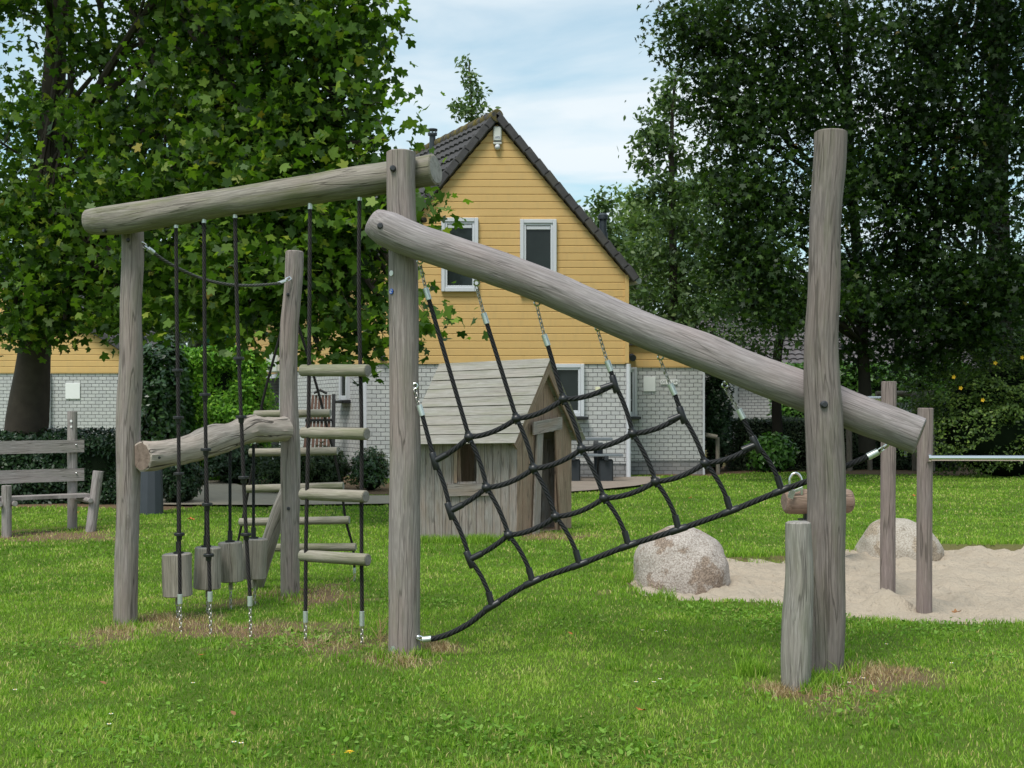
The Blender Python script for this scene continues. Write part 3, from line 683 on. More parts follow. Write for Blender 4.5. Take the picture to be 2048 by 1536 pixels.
# top beam, in front of post A and behind post B
def yl(u, u0, y0, u1, y1):      # depth along a straight 3D line between two image columns
    i = 1 / y0 + (1 / y1 - 1 / y0) * (u - u0) / (u1 - u0); return 1 / i
yb1 = lambda u: yl(u, 250, 8.10, 805, 7.34)
logpart('beam', [(179, 443, 50, yb1(179)), (215, 441, 60, yb1(215)), (265, 435, 64, yb1(265)), (350, 421, 59, yb1(350)), (440, 407, 55, yb1(440)), (520, 395, 60, yb1(520)), (610, 381, 58, yb1(610)), (700, 367, 61, yb1(700)), (800, 352, 62, yb1(800)), (872, 339, 62, yb1(872))], [W_BEAMG, E_GREY], [(208, 462, yb1(208) - .10, .012)], amp=.06, sd=5.2, label='mossy top beam with ropes hanging under it')
yb2 = lambda u: yl(u, 760, 6.98, 1650, 6.87)
logpart('beam', [(742, 440, 52, yb2(742)), (770, 456, 70, yb2(770)), (830, 482, 70, yb2(830)), (900, 505, 70, yb2(900)), (1000, 538, 70, yb2(1000)), (1100, 577, 70, yb2(1100)), (1200, 622, 70, yb2(1200)), (1300, 665, 72, yb2(1300)), (1400, 702, 76, yb2(1400)), (1500, 743, 76, yb2(1500)), (1600, 780, 78, yb2(1600)), (1700, 820, 76, yb2(1700)), (1780, 850, 76, yb2(1780)), (1852, 878, 76, yb2(1852))], [W_BEAM, E_RED], [(761, 452, yb2(761) - .092, .019)], cut=.32, amp=.034, ridge=.03, sd=6.6, seg=40, label='long sloping silver grey beam carrying the net')
yb3 = lambda u: yl(u, 288, 8.22, 566, 9.45)
logpart('beam', [(282, 913, 60, yb3(282)), (320, 909, 56, yb3(320)), (380, 898, 54, yb3(380)), (425, 881, 60, yb3(425)), (460, 872, 52, yb3(460)), (500, 858, 54, yb3(500)), (525, 860, 50, yb3(525)), (568, 858, 50, yb3(568))], [W_GNARL, E_RED], [(318, 915, yb3(318) - .115, .012)], amp=.09, ridge=.10, sd=7.9, label='short gnarled lower beam with the hanging log blocks')
logpart('brace', [(512, 1172, 30, 10.0), (535, 1095, 32, 9.85), (560, 1020, 31, 9.75), (578, 975, 28, 9.72)], [W_STUMP, E_GREY], amp=.04, sd=8.8)
stumpt = MB(); pxlog(stumpt, [(1592, bot(YD) + 5, 54, YD), (1592, 1320, 60, YD), (1595, 1240, 60, YD), (1599, 1160, 54, YD), (1597, 1095, 52, YD), (1596, 1043, 50, YD)], amp=.05, sd=9.9)
o = stumpt.build('step_log', [W_STUMP, E_GREY], None, label='short pale grey green step post leaning against the thick right post', cat='log')
# stickers and tag on post B
def disc(name, c, rx, rz, mat, parent, d=.004, nrm=(0, -1, 0)):
    mb = MB(); q = Vector(nrm).to_track_quat('Z', 'Y').to_matrix(); vs = []
    for k_ in (0, d):
        for i in range(20): a_ = i * math.pi / 10; vs.append(Vector(c) + q @ Vector((math.cos(a_) * rx, math.sin(a_) * rz, k_)))
    mb.add(vs, [tuple(range(20, 40))] + [(i, (i + 1) % 20, (i + 1) % 20 + 20, i + 20) for i in range(20)])
    return mb.build(name, mat, parent)
nB = Vector((-.68, -.73, 0)).normalized()
def onB(u, v): c = P(806, v, YB) + nB * .0905; return c
disc('sticker', onB(785.5, 549), .0165, .0165, WSHEET, postB, .004, nB)['label'] = 'round white sticker'
st = disc('sticker', onB(785.5, 585), .0165, .0165, BLUE, postB, .004, nB); st['label'] = 'round blue sticker with white marks'
q = nB.to_track_quat('Z', 'Y').to_matrix(); mb = MB()
for a0, a1, rr in ((.3, 2.4, .0095), (3.2, 5.6, .0095), (1.2, 4.4, .0045)):
    pts = [onB(785.5, 585) + q @ Vector((math.cos(a) * rr, math.sin(a) * rr, .0048)) for a in np.linspace(a0, a1, 8)]
    mb.tube(pts, .0011, 5)
mb.build('mark', WSHEET, st)
disc('tag', P(786, 1300, YB - .088), .016, .024, METAL, postB, .003)
for bu, bv in ((83, 0),): pass
# ------------------------------------------------------------------ rope hardware
def chain(mb, p0, p1, link=.034, wd=.0095, r=.0032):
    p0, p1 = Vector(p0), Vector(p1); d = p1 - p0; n = max(1, round(d.length / (link * .74))); t = d.normalized()
    ref = Vector((1, 0, 0)) if abs(t.x) < .8 else Vector((0, 0, 1)); a = (ref - t * ref.dot(t)).normalized(); b = t.cross(a)
    for i in range(n):
        c = p0 + d * ((i + .5) / n); s_ = (a + b).normalized() if i % 2 else (a - b).normalized(); nn = t.cross(s_); vs = []; fs = []
        K, J = 12, 5; hl = link / 2 - wd
        for k in range(K):
            th = 2 * math.pi * k / K; cx_, sx_ = math.cos(th), math.sin(th)
            ce = c + t * ((hl if cx_ > 0 else -hl) + cx_ * wd) + s_ * sx_ * wd; rd = (t * cx_ + s_ * sx_).normalized()
            for j in range(J): ph = 2 * math.pi * j / J; vs.append(ce + (rd * math.cos(ph) + nn * math.sin(ph)) * r)
        for k in range(K):
            for j in range(J): fs.append((k * J + j, k * J + (j + 1) % J, ((k + 1) % K) * J + (j + 1) % J, ((k + 1) % K) * J + j))
        mb.add(vs, fs)
def mk(name, mat, parent, fn, **kw):
    mb = MB(); fn(mb); return mb.build(name, mat, parent, **kw)
def ferr(mb, a, b, r=.0135): mb.tube([a, b], r, 14, cham=.003)
def sag(a, b, s, n=14, bend=None):
    a, b = Vector(a), Vector(b); out_ = []
    for i in range(n + 1):
        t = i / n; p = a.lerp(b, t); p.z -= 4 * s * t * (1 - t); out_.append(p)
    return out_
def poly(pts, step=.03): return [p for p, r in spline([(Vector(p), 0.) for p in pts], step)]
# knotted ropes
for i, (u0, v0, ds, um, ub, vb, lab) in enumerate((
        (352, 448, (735, 842, 952, 1063), 357, 360, 1188, 'black climbing rope with four foot discs nearest the left post'),
        (408, 438, (782, 895, 1005, 1118), 411, 420, 1183, 'black rope with four foot discs, crossing in front of the second log block'),
        (470, 428, (722, 835, 950, 1064), 483, 500, 1192, 'black climbing rope with four foot discs, third from the left post'))):
    Y0 = yb1(u0); t = thing('disc_rope', lab, 'climbing rope', (P(u0, 0, Y0).x, Y0, 0), 'disc ropes hanging under the top beam')
    top = P(u0, v0 + 2, Y0); bt = P(ub, vb, Y0); path = poly([top, P((u0 * 2 + um) / 3 , 620, Y0), P(um, 850, Y0), P((um + ub) / 2, 1050, Y0), bt], .05)
    mk('rope', ROPEB, t, lambda m: m.tube(path, .0125, 12))
    mk('top_ferrule', METAL, t, lambda m: ferr(m, top + Vector((0, 0, .025)), top - Vector((0, 0, .022)), .014))
    for dv in ds:
        c = min(path, key=lambda p: abs(p.z - P(0, dv, Y0).z))
        mk('foot_disc', BLACK, t, lambda m: (m.tube([c + Vector((0, 0, .011)), c + Vector((0, 0, .007)), c - Vector((0, 0, .006)), c - Vector((0, 0, .009))], [.031, .035, .035, .031], 24), m.tube([c - Vector((0, 0, .009)), c - Vector((0, 0, .036))], [.020, .017], 16)))
    mk('ferrule', METAL, t, lambda m: ferr(m, bt, bt - Vector((0, 0, .066)), .0165))
    gp = Vector((P(ub + 2, 0, Y0).x, Y0, -.02)); mk('chain', CHAIN, t, lambda m: chain(m, bt - Vector((0, 0, .064)), gp))
# near rope ladder
lt = thing('rope_ladder', 'rope ladder of four round wooden rungs hanging between the two middle posts', 'rope ladder', (P(670, 0, 7.5).x, 7.5, 0), 'rope ladders of the climbing frame')
for u0, v0, ub, vb, vf in ((620, 410, 611, 1222, 1243), (719, 393, 724, 1222, 1250)):
    Y0 = yb1(u0); top = P(u0, v0 + 2, Y0); bt = P(ub, vb, Y0)
    path = poly([top, P(u0 - 1, 600, Y0), P(u0 + (-3 if u0 < 700 else 4), 850, Y0), P(ub + (1 if u0 < 700 else -1), 1080, Y0), bt], .05)
    mk('rope', ROPEB, lt, lambda m: m.tube(path, .0125, 12))
    mk('top_ferrule', METAL, lt, lambda m: ferr(m, top + Vector((0, 0, .025)), top - Vector((0, 0, .022)), .014))
    mk('ferrule', METAL, lt, lambda m: ferr(m, bt, P(ub, vf + 2, Y0), .0155))
    mk('chain', CHAIN, lt, lambda m: chain(m, P(ub, vf + 2, Y0), Vector((P(ub, 0, Y0).x, Y0, -.02))))
for (ul, vl, ur, vr) in ((604, 741, 736, 741), (606, 865, 734, 868), (604, 988, 732, 993), (603, 1111, 736, 1120)):
    a, b = P(ul, vl, 7.62), P(ur, vr, 7.34)
    mk('rung', [W_RUNG, E_GREY], lt, lambda m: m.tube([a.lerp(b, i / 12) for i in range(13)], .0375, 22, capmi=1, cham=.006, amp=.02, sd=vl * .1))
# far triangular ladder
l2 = thing('rope_ladder', 'spreading rope ladder of long wooden rungs behind the short back post', 'rope ladder', (P(590, 0, 10).x, 10, 0), 'rope ladders of the climbing frame')
YF = lambda v: 9.72 + (v - 600) * .0012
LA = [(575, 618), (552, 700), (526, 800), (515, 868), (506, 930), (496, 985), (484, 1045), (474, 1095), (470, 1125)]
LB = [(586, 618), (612, 700), (641, 800), (657, 868), (668, 905), (682, 974), (692, 1042), (706, 1095), (709, 1135)]
for lst in (LA, LB):
    path = [P(u, v, YF(v)) for u, v in lst]; mk('rope', ROPEB, l2, lambda m: m.tube(poly(path, .06), .011, 8))
    e = path[-1]; mk('ferrule', METAL, l2, lambda m: ferr(m, e, e - Vector((0, 0, .05)), .013)); mk('chain', CHAIN, l2, lambda m: chain(m, e - Vector((0, 0, .05)), Vector((e.x, e.y, -.02))))
for (ul, vl, ur, vr) in ((509, 829, 661, 826), (499, 905, 675, 902), (493, 978, 687, 972), (479, 1044, 699, 1040), (566, 1094, 712, 1094)):
    Yv_ = YF(vl) - .01; a, b = P(ul, vl, Yv_), P(ur, vr, Yv_ - .1)
    if ul == 566: a = P(470, 1096, Yv_)
    mk('rung', [W_RUNG, E_GREY], l2, lambda m: m.tube([a.lerp(b, i / 10) for i in range(11)], .034, 16, capmi=1, cham=.005, amp=.02, sd=ul * .1))
# sagging grey rope between post A and post E
sr = thing('hand_rope', 'grey rope sagging between left post and short back post', 'rope', P(288, 492, 8.3))
pp = [P(304, 503, 8.32), P(340, 528, 8.45), P(400, 556, 8.7), P(450, 568, 8.9), P(500, 571, 9.12), P(545, 568, 9.3), P(562, 566, 9.4)]
mk('rope', ROPEG, sr, lambda m: m.tube(poly(pp, .04), .0115, 10))
mk('ferrule', METAL, sr, lambda m: ferr(m, P(296, 497, 8.3), P(308, 506, 8.33), .017)); mk('ferrule', METAL, sr, lambda m: ferr(m, P(556, 567, 9.37), P(570, 562, 9.44), .014))
mk('shackle', STEEL, sr, lambda m: chain(m, P(284, 488, 8.26), P(297, 498, 8.3), .05, .014, .005)); mk('shackle', STEEL, sr, lambda m: chain(m, P(568, 563, 9.44), P(580, 556, 9.49), .05, .014, .005))
# hanging log blocks
for i, (u0, vt, ul, ur, v0, v1, lab) in enumerate((
        (356, 928, 326, 384, 1107, 1192, 'log block on a black rope, first from the left post and nearest'),
        (411, 905, 389, 441, 1094, 1177, 'log block on a black rope with a disc rope crossing in front, second from left'),
        (460, 893, 438, 485, 1084, 1163, 'smaller log block with one long crack near its right side, third from left'),
        (507, 880, 485, 534, 1077, 1157, 'log block hanging beside the slanting brace, farthest of the four'))):
    Y0 = yb3(u0); t = thing('log_block', lab, 'hanging log', (P(u0, 0, Y0).x, Y0, P(0, v1, Y0).z), 'log blocks hanging under the gnarled beam')
    r = (ur - ul) / 2 / F * Y0; um = (ul + ur) / 2
    mk('block', [W_BLOCK, E_GREY], t, lambda m: m.tube([P(um - (.5 - k_ / 6) * (3 if i % 2 else -3), v1 + (v0 - v1) * k_ / 6, Y0) for k_ in range(7)], r, 26, capmi=1, cham=.01, amp=.05, sd=i * 2.3 + .4))
    a, b = P(u0, vt, Y0), P(u0 + (1 if i < 2 else 0), v0, Y0)
    mk('rope', ROPE, t, lambda m: m.tube([a, a.lerp(b, .5), b], .0115, 10))
    mk('cap', BLACK, t, lambda m: (m.tube([b + Vector((0, 0, .085)), b + Vector((0, 0, .01))], .0185, 14), m.tube([b + Vector((0, 0, .012)), b - Vector((0, 0, .004))], .036, 18)))
    mk('ferrule', METAL, t, lambda m: ferr(m, a + Vector((0, 0, .03)), a - Vector((0, 0, .03)), .018))
    e = P(um, v1, Y0); mk('pin', [W_RUNG, E_GREY], t, lambda m: m.tube([e, e - Vector((0, 0, .06))], .015, 10)); mk('chain', CHAIN, t, lambda m: chain(m, e - Vector((0, 0, .055)), Vector((e.x, e.y, -.02))))
# climbing net
net = thing('climbing_net', 'black rope climbing net hung on chains below the long sloping beam', 'climbing net', (P(1200, 0, 6.93).x, 6.93, P(0, 1279, 7.1).z))
yn = lambda u: yl(u, 830, 7.10, 1650, 6.88)
def Q(u, v): return P(u, v, yn(u))
VR = [dict(ch=(830, 772), f0=(838, 810), f1=(845, 832), n=[(869, 922), (900, 1022), (939, 1119), (984, 1212)], t='TTT'),
      dict(ch=(840, 522), f0=(851, 576), f1=(858, 600), n=[(938, 874), (973, 975), (1017, 1070), (1065, 1164)], t='BBB'),
      dict(ch=(953, 566), f0=(967, 626), f1=(974, 648), n=[(1033, 837), (1067, 937), (1111, 1033), (1159, 1129)], t='BBB'),
      dict(ch=(1074, 606), f0=(1088, 669), f1=(1096, 692), n=[(1127, 798), (1163, 898), (1208, 996), (1257, 1091)], t='BBB'),
      dict(ch=(1196, 656), f0=(1214, 721), f1=(1222, 743), n=[(1229, 768), (1265, 867), (1311, 963), (1357, 1059)], t='TBB'),
      dict(ch=(1321, 714), f0=(1340, 768), f1=(1350, 790), n=[(1364, 830), (1410, 926), (1461, 1022)], t='TB'),
      dict(ch=(1450, 770), f0=(1477, 818), f1=(1487, 838), n=[(1512, 889), (1563, 981)], t='T')]
RR = .0155
def sleeve(m, c, d, ln, r): m.tube([c - d * ln / 2, c - d * (ln / 2 - .004), c + d * (ln / 2 - .004), c + d * ln / 2], [r * .85, r, r, r * .85], 14)
BR = [(984, 1212), (1065, 1164), (1159, 1129), (1257, 1091), (1357, 1059), (1461, 1022), (1563, 981)]
for k, d in enumerate(VR):
    a = Q(*d['f1']); pts = [a] + [Q(*q_) for q_ in d['n']]
    path = []
    for i in range(len(pts) - 1):
        s0, s1 = pts[i], pts[i + 1]; off = (s1 - s0).cross(Vector((0, 1, 0))).normalized()
        bw = .012 if i else .0
        if i == len(pts) - 2: bw = .02
        seg_ = []
        for j in range(11):
            t = j / 10; p = s0.lerp(s1, t) - off * bw * 4 * t * (1 - t) * (-1); seg_.append(p)
        path += seg_ if i == 0 else seg_[1:]
    mk('upright_rope', ROPE, net, lambda m: m.tube(path, RR * .88, 10))
    c0, c1 = Q(*d['f0']), Q(*d['f1']); mk('ferrule', METAL, net, lambda m: ferr(m, c0, c1, .0175))
    h0 = Q(*d['ch']); ey = h0 + Vector((0, 0, .012))
    mk('chain', CHAIN, net, lambda m: chain(m, h0 - Vector((0, 0, .02)), c0 + (c0 - h0).normalized() * .006))
    def eye(m):
        c = h0
        pts_ = [c + Vector((math.cos(a_) * .016, 0, math.sin(a_) * .016)) for a_ in np.linspace(0, 6.283, 15)]
        m.tube(pts_, .0055, 7, cap=False); m.tube([c + Vector((0, 0, .014)), c + Vector((0.0 if k else -.03, 0.0, .05 if k else .0))], .006, 8)
    mk('eye_bolt', STEEL, net, eye)
    for i, ty in enumerate(d['t']):
        c = pts[i + 1]; dr = (pts[i + 1] - pts[i]).normalized()
        if ty == 'B': mk('knot_ball', BLACK, net, lambda m: (m.sphere(c, .030, 18, 12, sc=(1, 1, .92)),m.tube([c - dr*.034, c + dr*.034], .0175, 12)))
        else:
            nxt = None
            if k == 0: nxt = Q(*VR[1]['n'][i])
            else: nxt = Q(*VR[k - 1]['n'][i + (1 if k >= 5 else 0) + (0)]) if False else None
            dd = (nxt - c).normalized() if nxt else None
            def tj(m, c=c, dr=dr, dd=dd, k=k, i=i):
                sleeve(m, c, dr, .105, .0205)
                e = dd
                if e is None:
                    prev = {4: (1127, 798), 5: (1265, 867), 6: (1410, 926)}[k]; e = (Q(*prev) - c).normalized() + Vector((0, 0, -.05))
                else: e = e + Vector((0, 0, -.12))
                e.normalize(); m.tube([c, c + e * .085], .0195, 14)
            mk('tee_joint', BLACK, net, tj)
    c = pts[-1]; i = BR.index(min(BR, key=lambda q_: abs(q_[0] - d['n'][-1][0])))
    dr = (Q(*BR[min(i + 1, 6)]) - Q(*BR[max(i - 1, 0)])).normalized(); up = (path[-3] - path[-1]).normalized()
    mk('tee_joint', BLACK, net, lambda m: (sleeve(m, c, dr, .105, .0205), m.tube([c, c + up * .085], .0195, 14)))
for row in ([(869, 922), (938, 874), (1033, 837), (1127, 798), (1229, 768)], [(900, 1022), (973, 975), (1067, 937), (1163, 898), (1265, 867), (1364, 830)], [(939, 1119), (1017, 1070), (1111, 1033), (1208, 996), (1311, 963), (1410, 926), (1512, 889)]):
    path = []
    for i in range(len(row) - 1):
        a, b = Q(*row[i]), Q(*row[i + 1]); s_ = sag(a, b, .024 if i else .012, 12)
        path += s_ if i == 0 else s_[1:]
    mk('cross_rope', ROPE, net, lambda m: m.tube(path, RR, 12))
q_ = [Q(862, 1278), Q(890, 1271), Q(935, 1249)] + [Q(*b) for b in BR] + [Q(1630, 957), Q(1700, 929), Q(1736, 913)]
mk('bottom_rope', ROPE, net, lambda m: m.tube(poly(q_, .03), RR * 1.1, 12))
mk('ferrule', METAL, net, lambda m: ferr(m, Q(845, 1279), Q(863, 1277), .0175)); mk('ferrule', METAL, net, lambda m: ferr(m, Q(1735, 914), Q(1756, 903), .021))
mk('shackle', STEEL, net, lambda m: (chain(m, Q(836, 1274), Q(848, 1280), .05, .014, .005), m.sphere(Q(836, 1274), .014, 12, 8)))
mk('shackle', STEEL, net, lambda m: (chain(m, Q(1755, 904), Q(1775, 890), .05, .012, .0045),))

# ------------------------------------------------------------------ sand pit things
def boulder(name, lab, u, vt, vb, ru, Y, rY, mat, seed):
    mb = MB(); c = Vector((P(u, 0, Y).x, Y, -.08)); rx = ru / F * Y; H_ = P(0, vt, Y).z + .08; vs = []; n1_, n2_ = 48, 30
    for i in range(n2_ + 1):
        ph = math.pi * i / n2_ * .62
        for k in range(n1_):
            th = 2 * math.pi * k / n1_; d = Vector((math.sin(ph) * math.cos(th), math.sin(ph) * math.sin(th), math.cos(ph)))
            f = 1 + .13 * noise.noise(d * 1.3 + Vector((seed, 0, 0))) + .05 * noise.noise(d * 3 + Vector((0, seed, 0))) + .015 * noise.noise(d * 11)
            dz = d.z + .12 * d.z * (1 - d.z) - .10 * d.x * max(d.z, 0); hx = math.hypot(d.x, d.y) ** .93 / max(1e-4, math.hypot(d.x, d.y))
            vs.append(c + Vector((d.x * hx * rx * f, d.y * hx * rY * f, (dz * .88 * (f * .5 + .5) + .12) * H_)))
    mb.add(vs, [(i * n1_ + k, (i + 1) * n1_ + k, (i + 1) * n1_ + (k + 1) % n1_, i * n1_ + (k + 1) % n1_) for i in range(n2_) for k in range(n1_)])
    return mb.build(name, mat, None, label=lab, cat='boulder', ang=80)
boulder('boulder', 'large speckled round boulder at the left end of the sand pit', 1366, 1052, 1168, 97, 10.55, .42, STONE, 3.3)
boulder('boulder', 'flatter tan boulder on the far sand edge behind the bar posts', 1796, 1038, 1110, 80, 12.65, .42, STONE2, 8.1)
tb = thing('turning_bars', 'wooden posts with steel turning bars in the sand pit', 'turning bars', (G(1850, 1216).x, 9.0, 0))
W_BAR = wood('pinkish bar post wood', (.34, .285, .265), (.185, .148, .138), .15)
for (u, vt, vb, wd, Y) in ((1776, 763, 1185, 29.5, 10.0), (1849, 816, 1216, 30.5, 9.0), (1648, 760, 1160, 29, 11.0)):
    mb = MB(); sp = spline([(P(u - .5, HY + (EH + .15) * F / Y, Y), wd / 2 / F * Y), (P(u, 1000, Y), wd / 2 / F * Y), (P(u + 2, vt, Y), wd / 2 / F * Y)], .04)
    mb.tube([p for p, r in sp], [r for p, r in sp], 24, capmi=1, cham=.006, amp=.02, sd=u * .01); mb.build('post', [W_BAR, E_GREY], tb)
a = P(1857, 916, 8.93); mk('bar', STEEL, tb, lambda m: m.tube([a, a + Vector((1.45, -.05, 0))], .0205, 18)); mk('collar', STEEL, tb, lambda m: m.tube([a - Vector((.005, 0, 0)), a + Vector((.014, 0, 0))], .029, 18))
mb = MB(); a = P(1849, 816, 9.0) + Vector((1.55, -.05, 0)); mb.tube([a, Vector((a.x, a.y, -.15))], .057, 20, capmi=1, cham=.006, amp=.02, sd=3); mb.build('post', [W_BAR, E_GREY], tb)
a, b = P(1765, 797, 10.05), P(1652, 797, 10.95); mk('bar', STEEL, tb, lambda m: m.tube([a, b], .0205, 14))
# spring rider
sr = thing('spring_rider', 'short round log rocker with steel handle behind the thick right post', 'spring rider', (G(1635, 1116).x, 12, 0))
a, b = P(1568, 1003, 11.95), P(1703, 1002, 12.05)
mk('body', [wood('reddish rider wood', (.36, .27, .21), (.21, .14, .11), .1), E_RED], sr, lambda m: m.tube([a, a.lerp(b, .02), a.lerp(b, .06), a.lerp(b, .3), a.lerp(b, .6), a.lerp(b, .94), a.lerp(b, .98), b], [.085, .11, .122, .126, .126, .122, .11, .085], 26, capmi=1, amp=.02))
def handle(m):
    c = P(1590, 985, 11.9); pts = [c + Vector((dx, -.02, dz)) for dx, dz in ((-.055, -.02), (-.058, .08), (-.052, .15), (-.02, .19), (.02, .19), (.052, .15), (.06, .08), (.06, -.02))]
    m.tube(poly(pts, .02), .013, 10)
mk('handle', STEEL, sr, handle)
mk('handle_bracket', STEEL, sr, lambda m: (m.box(P(1583, 988, 11.80), (.06, .008, .09), Matrix.Rotation(.3, 3, 'Y'), bev=.002),m.box(P(1596, 980, 11.85), (.1, .008, .03), Matrix.Rotation(-.4, 3, 'Y'), bev=.002)))
def spring(m):
    c = P(1635, 0, 12); c.z = 0; pts = [Vector((c.x + math.cos(t) * .075, 12 + math.sin(t) * .075, t / 44 * .36 + .03)) for t in np.linspace(0, 44, 170)]; m.tube(pts, .012, 7)
mk('spring', BLACK, sr, spring)
mk('mount', BLACK, sr, lambda m: (m.box((P(1612, 0, 12).x, 11.97, .41), (.06, .08, .09), bev=.01), m.box((P(1630, 0, 12).x, 12, .38), (.30, .22, .02), bev=.004), m.box((P(1635, 0, 12).x, 12, .02), (.26, .26, .03), bev=.004)))

# ------------------------------------------------------------------ wooden playhouse
K0 = Vector((.063, 13.8, 0)); K1 = Vector((P(818, 0, 13.45).x, 13.45, 0)); K2 = Vector((.744, 15.0, 0)); K3 = K1 + (K2 - K0)
ph = thing('playhouse', 'small weathered wooden playhouse with a steep board roof behind the climbing net', 'playhouse', (K0 + K2) / 2)
def plankwall(mb, a, b, htop, holes=(), n=12, th=.022, out=None, hole_mode=None):
    """vertical planks from a to b; htop(t)->height; holes (t0,t1,z0,z1) functions"""
    d = b - a; nn = Vector((d.y, -d.x, 0)).normalized()
    if nn.y > 0 and out is None: nn = -nn
    if out is not None: nn = out
    for i in range(n):
        t0 = i / n; t1 = (i + 1) / n - .004; j = random.uniform(-.003, .004)
        def piece(ta, tb, z0a, z0b, z1a, z1b):
            if tb - ta < .003: return
            p = [a + d * ta + nn * j + Vector((0, 0, z0a)), a + d * tb + nn * j + Vector((0, 0, z0b)), a + d * tb + nn * j + Vector((0, 0, z1b)), a + d * ta + nn * j + Vector((0, 0, z1a))]
            s_ = i * 1.37; mb.prism(p, -nn * th, 0, [(ta * d.length + s_, 0, z0a + s_), (tb * d.length + s_, 0, z0b + s_), (tb * d.length + s_, 0, z1b + s_), (ta * d.length + s_, 0, z1a + s_)])
        cuts = sorted({t0, t1} | {h for hl in holes for h in (hl[0], hl[1]) if t0 < h < t1})
        for ta, tb in zip(cuts[:-1], cuts[1:]):
            m_ = (ta + tb) / 2; hl = [h for h in holes if h[0] < m_ < h[1]]
            if not hl: piece(ta, tb, 0, 0, htop(ta), htop(tb))
            else:
                h = hl[0]
                if h[2] > 0: piece(ta, tb, 0, 0, h[2], h[2])
                z = h[3]
                if htop(m_) > z + .02: piece(ta, tb, z, z, htop(ta), htop(tb))
wl = K0 - K1; fr_n = Vector((wl.y, -wl.x, 0)).normalized()
tU = lambda u: ((u - 818) / (1035 - 818))
mb = MB(); plankwall(mb, K1, K0, lambda t: 1.12, [(tU(913), tU(952), .67, 1.10)], 13); mb.build('wall', W_PLANK, ph, smooth=False)
mb = MB(); plankwall(mb, K3, K2, lambda t: 1.12, [(.42, .62, .67, 1.0)], 13); mb.build('wall', W_PLANK, ph, smooth=False)
ga = lambda t: 1.12 + (1 - abs(2 * t - 1)) * .90
gn_ = Vector(((K2 - K0).y, -(K2 - K0).x, 0)).normalized()
tG = lambda u: next(t for t in np.linspace(0, 1, 400) if (K0 + (K2 - K0) * t).x / (K0 + (K2 - K0) * t).y * F + CX >= u)
d0, d1 = tG(1074), tG(1112)
mb = MB(); plankwall(mb, K0, K2, ga, [(d0, d1, 0, 1.24)], 11, out=gn_); mb.build('gable', W_PLANKR, ph, smooth=False)
mb = MB(); plankwall(mb, K1, K3, ga, (), 11, out=-gn_); mb.build('gable', W_PLANKR, ph, smooth=False)
def gp(t, z, o=.02): p = K0 + (K2 - K0) * t + gn_ * o; p.z = z; return p
# slanting door jambs and lintel
def plank(m, a, b, wd, side, th=.02, nn=None):
    a, b, side = Vector(a), Vector(b), Vector(side).normalized(); nn = nn or side.cross(b - a).normalized(); s_ = random.random() * 9; ln = (b - a).length
    m.prism([a - side * wd / 2, a + side * wd / 2, b + side * wd / 2, b - side * wd / 2], nn * th, 0, [(s_, 0, s_), (s_ + wd, 0, s_), (s_ + wd, 0, s_ + ln), (s_, 0, s_ + ln)])
gd = (K2 - K0).normalized()
mk('door_jamb', W_PLANK, ph, lambda m: plank(m, gp(d0 - .06, .01), gp(d0 + .01, 1.24), .15, gd, .02, gn_), smooth=False)
mk('door_jamb', W_PLANKR, ph, lambda m: plank(m, gp(d1 + .09, .01), gp(d1 - .02, 1.24), .13, gd, .02, gn_), smooth=False)
mk('lintel', W_PLANK, ph, lambda m: plank(m, gp(d0 - .14, 1.27, .045), gp(d1 + .03, 1.33, .045), .15, Vector((0, 0, 1)), .02, gn_), smooth=False)
mk('window_sill', W_PLANK, ph, lambda m: plank(m, K1 + wl * tU(893) + fr_n * .004 + Vector((0, 0, .58)), K1 + wl * tU(977) + fr_n * .004 + Vector((0, 0, .58)), .14, Vector((0, 0, 1)), .03, fr_n), smooth=False)
mk('window_frame', W_PLANKR, ph, lambda m: (plank(m, K1 + wl * tU(909) + fr_n * .004 + Vector((0, 0, .66)), K1 + wl * tU(909) + fr_n * .004 + Vector((0, 0, 1.1)), .035, wl, .02, fr_n),plank(m, K1 + wl * tU(922) - fr_n * .1 + Vector((0, 0, .6)), K1 + wl * tU(918) - fr_n * .1 + Vector((0, 0, 1.12)), .04, wl, .02, fr_n)), smooth=False)
mk('floor', W_PLANKR, ph, lambda m: m.add([K0 + Vector((0, 0, .03)), K2 + Vector((0, 0, .03)), K3 + Vector((0, 0, .03)), K1 + Vector((0, 0, .03))], [(0, 1, 2, 3)]), smooth=False)
# roof: boards of both slopes
RA = P(1101, 716, 14.25); RBk = P(879, 727, 14.02)
EF0 = P(1030, 886, 13.62); EF1 = P(806, 889, 13.2)
ER0 = P(1171, 878, 15.1); ER1 = ER0 + (EF1 - EF0)
def boards(m, a0, a1, b0, b1, n, th=.02):
    """strips parallel to a0-a1 (eave) up to b0-b1 (ridge)"""
    nn = (a1 - a0).cross(b0 - a0).normalized()
    if nn.z < 0: nn = -nn
    ln = (a1 - a0).length
    for i in range(n):
        f0 = i / n; f1 = (i + 1) / n - .006; j = random.uniform(-.004, .004)
        p = [a0.lerp(b0, f0), a1.lerp(b1, f0), a1.lerp(b1, f1), a0.lerp(b0, f1)]
        p = [q + nn * (j + (.006 if k < 2 else 0)) for k, q in enumerate(p)]
        s_ = i * 2.13; m.prism(p, -nn * th, 0, [(s_, 0, s_), (s_, 0, s_ + ln), (s_ + .15, 0, s_ + ln), (s_ + .15, 0, s_)])
mk('roof', W_ROOFB, ph, lambda m: boards(m, EF0, EF1, RA, RBk, 9), smooth=False)
mk('roof', W_ROOFB, ph, lambda m: boards(m, ER0, ER1, RA + Vector((0, 0, .004)), RBk + Vector((0, 0, .004)), 9), smooth=False)
